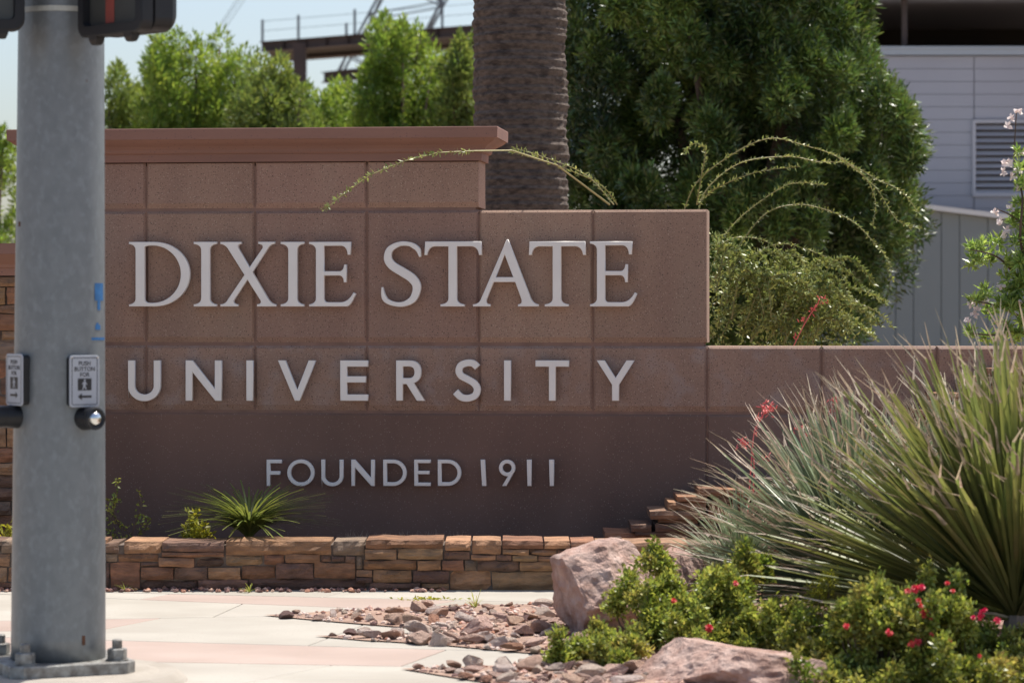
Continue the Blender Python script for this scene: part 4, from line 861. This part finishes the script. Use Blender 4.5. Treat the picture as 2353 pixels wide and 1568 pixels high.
# ---------------------------------------------------------------- signal pole
Yp = 11.3; base = P(134, 1509, Yp); px0, pz0 = base.x, base.z
pole = empty('signal_pole', (px0, Yp, pz0)); tag(pole, 'thick galvanized steel signal pole standing in the left foreground', 'pole')
m = MB(); L = []
for i in range(41):
    z = -.0 + 3.6*i/40; r_ = .1865 - .0068*z; L.append([Vector((r_*math.cos(a)+.008*z*.6, r_*math.sin(a), z+.001)) for a in [2*math.pi*k/72 for k in range(72)]])
m.loops(L); m.build('shaft', M_galv, pole, smooth=True)
th0 = math.radians(-20); R_ = .355; th = .046
def sqloop(z, rr, c=.06):
    out = []
    for k in range(4):
        a = th0 + k*math.pi/2; p = Vector((math.cos(a)*rr, math.sin(a)*rr, z)); t = Vector((-math.sin(a), math.cos(a), 0)); out += [p-t*c*.5-Vector((math.cos(a),math.sin(a),0))*c*.5+Vector((0,0,0)), p+t*c*.5-Vector((math.cos(a),math.sin(a),0))*c*.5]
    return out
m = MB(); m.loops([sqloop(-th, R_), sqloop(-.004, R_), sqloop(0, R_-.004)]); m.build('base_plate', M_galv2, pole)
for k in range(4):
    a = th0 + k*math.pi/2; c = Vector((math.cos(a)*.262, math.sin(a)*.262, 0)); m = MB()
    hexl = lambda r_, z: [c+Vector((r_*math.cos(t+.3), r_*math.sin(t+.3), z)) for t in [math.pi/3*j for j in range(6)]]
    cyl = lambda r_, z: [c+Vector((r_*math.cos(t), r_*math.sin(t), z)) for t in [math.pi/6*j for j in range(12)]]
    m.loops([cyl(.045,.0008), cyl(.045,.005)]); m.loops([hexl(.037,.005), hexl(.039,.008), hexl(.039,.044), hexl(.035,.048)])
    nut = m.build('nut', M_galv2, pole); m = MB(); m.loops([cyl(.020,.048), cyl(.020,.079), cyl(.016,.083)]); m.build('bolt', M_galv2, nut)
m = MB(); R2 = pz0 - th; m.loops([[Vector((r_*math.cos(t), r_*math.sin(t), z)) for t in [2*math.pi*k/40 for k in range(40)]] for r_, z in ((.52,-pz0-.01),(.50,-pz0+.015),(.47,-pz0+.04),(.40,-th-.012),(.36,-th-.001))])
fo = m.build('pole_foundation', M_found, None, loc=(px0, Yp, pz0)); tag(fo, 'round concrete footing under the signal pole base plate', 'footing')
def patch(a0, a1, z0, z1, mt, name, off=.0012):
    m = MB(); n = 6; v = []
    for j in range(2):
        z = (z0, z1)[j]; r_ = .1865-.0068*z+off
        for i in range(n+1): a = a0+(a1-a0)*i/n; v.append((r_*math.sin(a)+.0048*z, -r_*math.cos(a), z))
    m.add(v, [(i, i+1, n+2+i, n+1+i) for i in range(n)]); return m.build(name, mt, pole)
def zpix(y): return P(0, y, Yp-.1).z - pz0
for (xa_, xb_, ya, yb) in ((226,240,690,650),(231,236,712,690),(227,236,757,746),(229,233,747,741),(220,242,781,775)):
    f_ = lambda x: math.asin(max(-.999, min(.999, (x-137)/104.5))); patch(f_(xa_), f_(xb_), zpix(ya), zpix(yb), M_blue, 'paint_mark')
patch(math.asin(.62), math.asin(.68), zpix(1478), zpix(1456), M_rust, 'rust_spot')
patch(math.asin(-.86), math.asin(-.8), zpix(520), zpix(509), M_rust, 'scuff')
zb_ = zpix(29); r_ = .1865-.0068*zb_+.004; m = MB(); m.loops([[Vector((rr*math.cos(t)+.0048*z, rr*math.sin(t), z)) for t in [2*math.pi*k/48 for k in range(48)]] for rr, z in ((r_,zb_),(r_,zpix(17)))]); m.build('band', M_band, pole)

# pedestrian button units
def text_mesh(s, size, mt, name='lettering'):
    cu = bpy.data.curves.new(name, 'FONT'); cu.body = s; cu.size = size; cu.align_x = 'CENTER'; cu.align_y = 'CENTER'; cu.extrude = .0003; cu.resolution_u = 3; cu.offset = size*.012
    ob = bpy.data.objects.new('tmp', cu); C.objects.link(ob); me = bpy.data.meshes.new_from_object(ob.evaluated_get(bpy.context.evaluated_depsgraph_get())); bpy.data.objects.remove(ob)
    me.transform(Matrix.Rotation(math.radians(90), 4, 'X')); me.materials.clear(); me.materials.append(mt); return me
def rrect(w_, h_, r, t, n=5):
    out = []
    for cx, cz, a0 in ((w_/2-r,-h_/2+r,-90),(w_/2-r,h_/2-r,0),(-w_/2+r,h_/2-r,90),(-w_/2+r,-h_/2+r,180)):
        for k in range(n+1): a = math.radians(a0+90*k/n); out.append(Vector((cx+r*math.cos(a), t, cz+r*math.sin(a))))
    return out
def button_unit(label, ang, bang, cz, arrow, br, boff):
    zl = P(0, cz, Yp-.15).z
    r_ = .176; o = empty('push_button_station', (px0+.008+r_*math.sin(ang), Yp - r_*math.cos(ang), zl), ang); tag(o, label, 'crossing button', 'pedestrian push buttons on the pole')
    W_, H_ = .130, .203
    m = MB(); m.loops([rrect(W_-.012, H_-.01, .012, .035), rrect(W_-.012, H_-.01, .012, -.026)]); m.loops([rrect(.085, .10, .02, .03), rrect(.085,.10,.02,-.012)]) if 0 else None
    m.build('bracket', M_black, o)
    m = MB(); m.loops([rrect(W_, H_, .014, -.027), rrect(W_, H_, .014, -.0300), rrect(W_-.003, H_-.003, .0125, -.0310)]); pl_ = m.build('sign_plate', M_white, o)
    m = MB(); t = -.0318; b0, b1 = rrect(W_-.018, H_-.018, .008, t), rrect(W_-.023, H_-.023, .006, t)
    n = len(b0); m.add(b0+b1, [(i, (i+1)%n, n+(i+1)%n, n+i) for i in range(n)]); m.build('border', M_ink, pl_)
    for s_, z_ in (('PUSH', .069), ('BUTTON', .047), ('FOR', .025)):
        q = link('lettering', text_mesh(s_, .0235, M_ink), pl_, (0, t, z_)); q.scale = (.95, 1, 1)
    m = MB(); m.add([(-.030,t,-.036),(.030,t,-.036),(.030,t,.011),(-.030,t,.011)], [(0,1,2,3)]); m.build('symbol_panel', M_ink, pl_)
    f_ = -1 if arrow < 0 else 1; t2 = t-.0006; m = MB()
    hd_ = [(.0045*math.cos(k*math.pi/4), t2, .0035+.0045*math.sin(k*math.pi/4)) for k in range(8)]; m.add(hd_, [tuple(range(8))])
    fig = [(-.004,-.002),(.006,-.002),(.012,-.012),(.010,-.014),(.006,-.008),(.006,-.018),(.011,-.033),(.007,-.033),(.002,-.021),(-.005,-.033),(-.009,-.033),(-.003,-.018),(-.003,-.009),(-.009,-.015),(-.011,-.013)]
    m.add([(x*f_, t2, z) for x, z in fig], [tuple(range(len(fig)))]); m.build('walking_figure', M_white, pl_)
    ar = [(-.03,0),(-.012,.014),(-.012,.0045),(.03,.0045),(.03,-.0045),(-.012,-.0045),(-.012,-.014)]; m = MB(); m.add([(x*-f_ if arrow > 0 else x, t, z-.060) for x, z in ar], [tuple(range(7))]); m.build('arrow', M_ink, pl_)
    for x in (-1, 1):
        m = MB(); m.tube([(x*(W_/2-.009),-.0312,H_/2-.009),(x*(W_/2-.009),-.0335,H_/2-.009)], .0032, 8); m.build('screw', M_alu, pl_)
    # button housing
    da = bang-ang; dv = Vector((math.sin(da), -math.cos(da), 0)); c0 = Vector((.178*math.sin(da)-0, r_-.178*math.cos(da), -.145)); m = MB()
    def ring(d, r): 
        sx = Vector((dv.y, -dv.x, 0)); cc = c0+dv*d; return [cc+sx*math.cos(k*math.pi/12)*r+Vector((0,0,1))*math.sin(k*math.pi/12)*r for k in range(24)]
    m.loops([ring(-.03,.050), ring(.02,.046), ring(.055,.043), ring(.075+boff,.045), ring(.085+boff,.045), ring(.088+boff,.040), ring(.082+boff,.031)]); hs = m.build('button_housing', M_black, o, smooth=False)
    m = MB(); m.loops([ring(.080+boff,.029)]+[ring(.080+boff+.018*math.sin(a), .0275*math.cos(a)) for a in [math.radians(x) for x in (0,18,36,54,72,86)]]); m.build('button', M_alu, hs, smooth=True)
button_unit('crossing button with a sign whose arrow points left, on the right side of the pole', math.radians(36), math.radians(42), 875, -1, 0, -.012)
button_unit('crossing button with a sign whose arrow points right, on the left side of the pole', math.radians(-51), math.radians(-58), 872, 1, 0, .02)

# pedestrian signal heads
def ped_signal(label, c, rz):
    o = empty('pedestrian_signal', c, rz); tag(o, label, 'pedestrian signal', 'pedestrian signal heads on the pole'); W_, H_ = .405, .42; zc = H_/2
    def rr(w_, h_, r, t): return [v+Vector((0,0,zc)) for v in rrect(w_, h_, r, t, 6)]
    m = MB(); m.loops([rr(W_-.03,H_-.04,.06,.155), rr(W_-.01,H_-.02,.05,.13), rr(W_-.008,H_-.016,.05,.045), rr(W_-.03,H_-.03,.045,.04), rr(W_-.03,H_-.03,.045,.03)]); m.build('housing', M_black, o)
    m = MB(); A_, B_ = rr(W_,H_,.045,.03), rr(W_,H_,.045,-.02); C_, D_ = rr(W_-.012,H_-.012,.04,-.026), rr(W_-.075,H_-.085,.02,-.026); E_ = rr(W_-.085,H_-.095,.018,.010); m.loops([A_,B_,C_,D_,E_], cap0=True, cap1=False); m.build('door_frame', M_black, o)
    m = MB(); n = 24; m.add(rr(W_-.083,H_-.093,.018,.006), [tuple(range(28))]); ln = m.build('lens', M_lens, o)
    m = MB(); x0 = -.060; m.add([(x0,.0045,.05),(x0+.055,.0045,.05),(x0+.055,.0045,.35),(x0,.0045,.35)], [(0,1,2,3)]); m.build('lens_strip', M_red, ln)
    for x in (-.105, .115):
        m = MB(); m.loops([[Vector((x+sx*k, -.004+sy*k*.8, z)) for sx, sy in ((-1,-1),(1,-1),(1,1),(-1,1))] for k, z in ((.026,.012),(.024,-.012),(.017,-.028),(.012,-.031))]); m.build('hinge_lug', M_black, o)
zs_ = P(0, 80, 10.95).z
ped_signal('black pedestrian signal head right of the pole with a dim red strip in its lens', P(262, 82, 10.9), math.radians(-45))
ped_signal('black pedestrian signal head at the top left corner, cut by the frame', P(-66, 70, 10.95), math.radians(14))
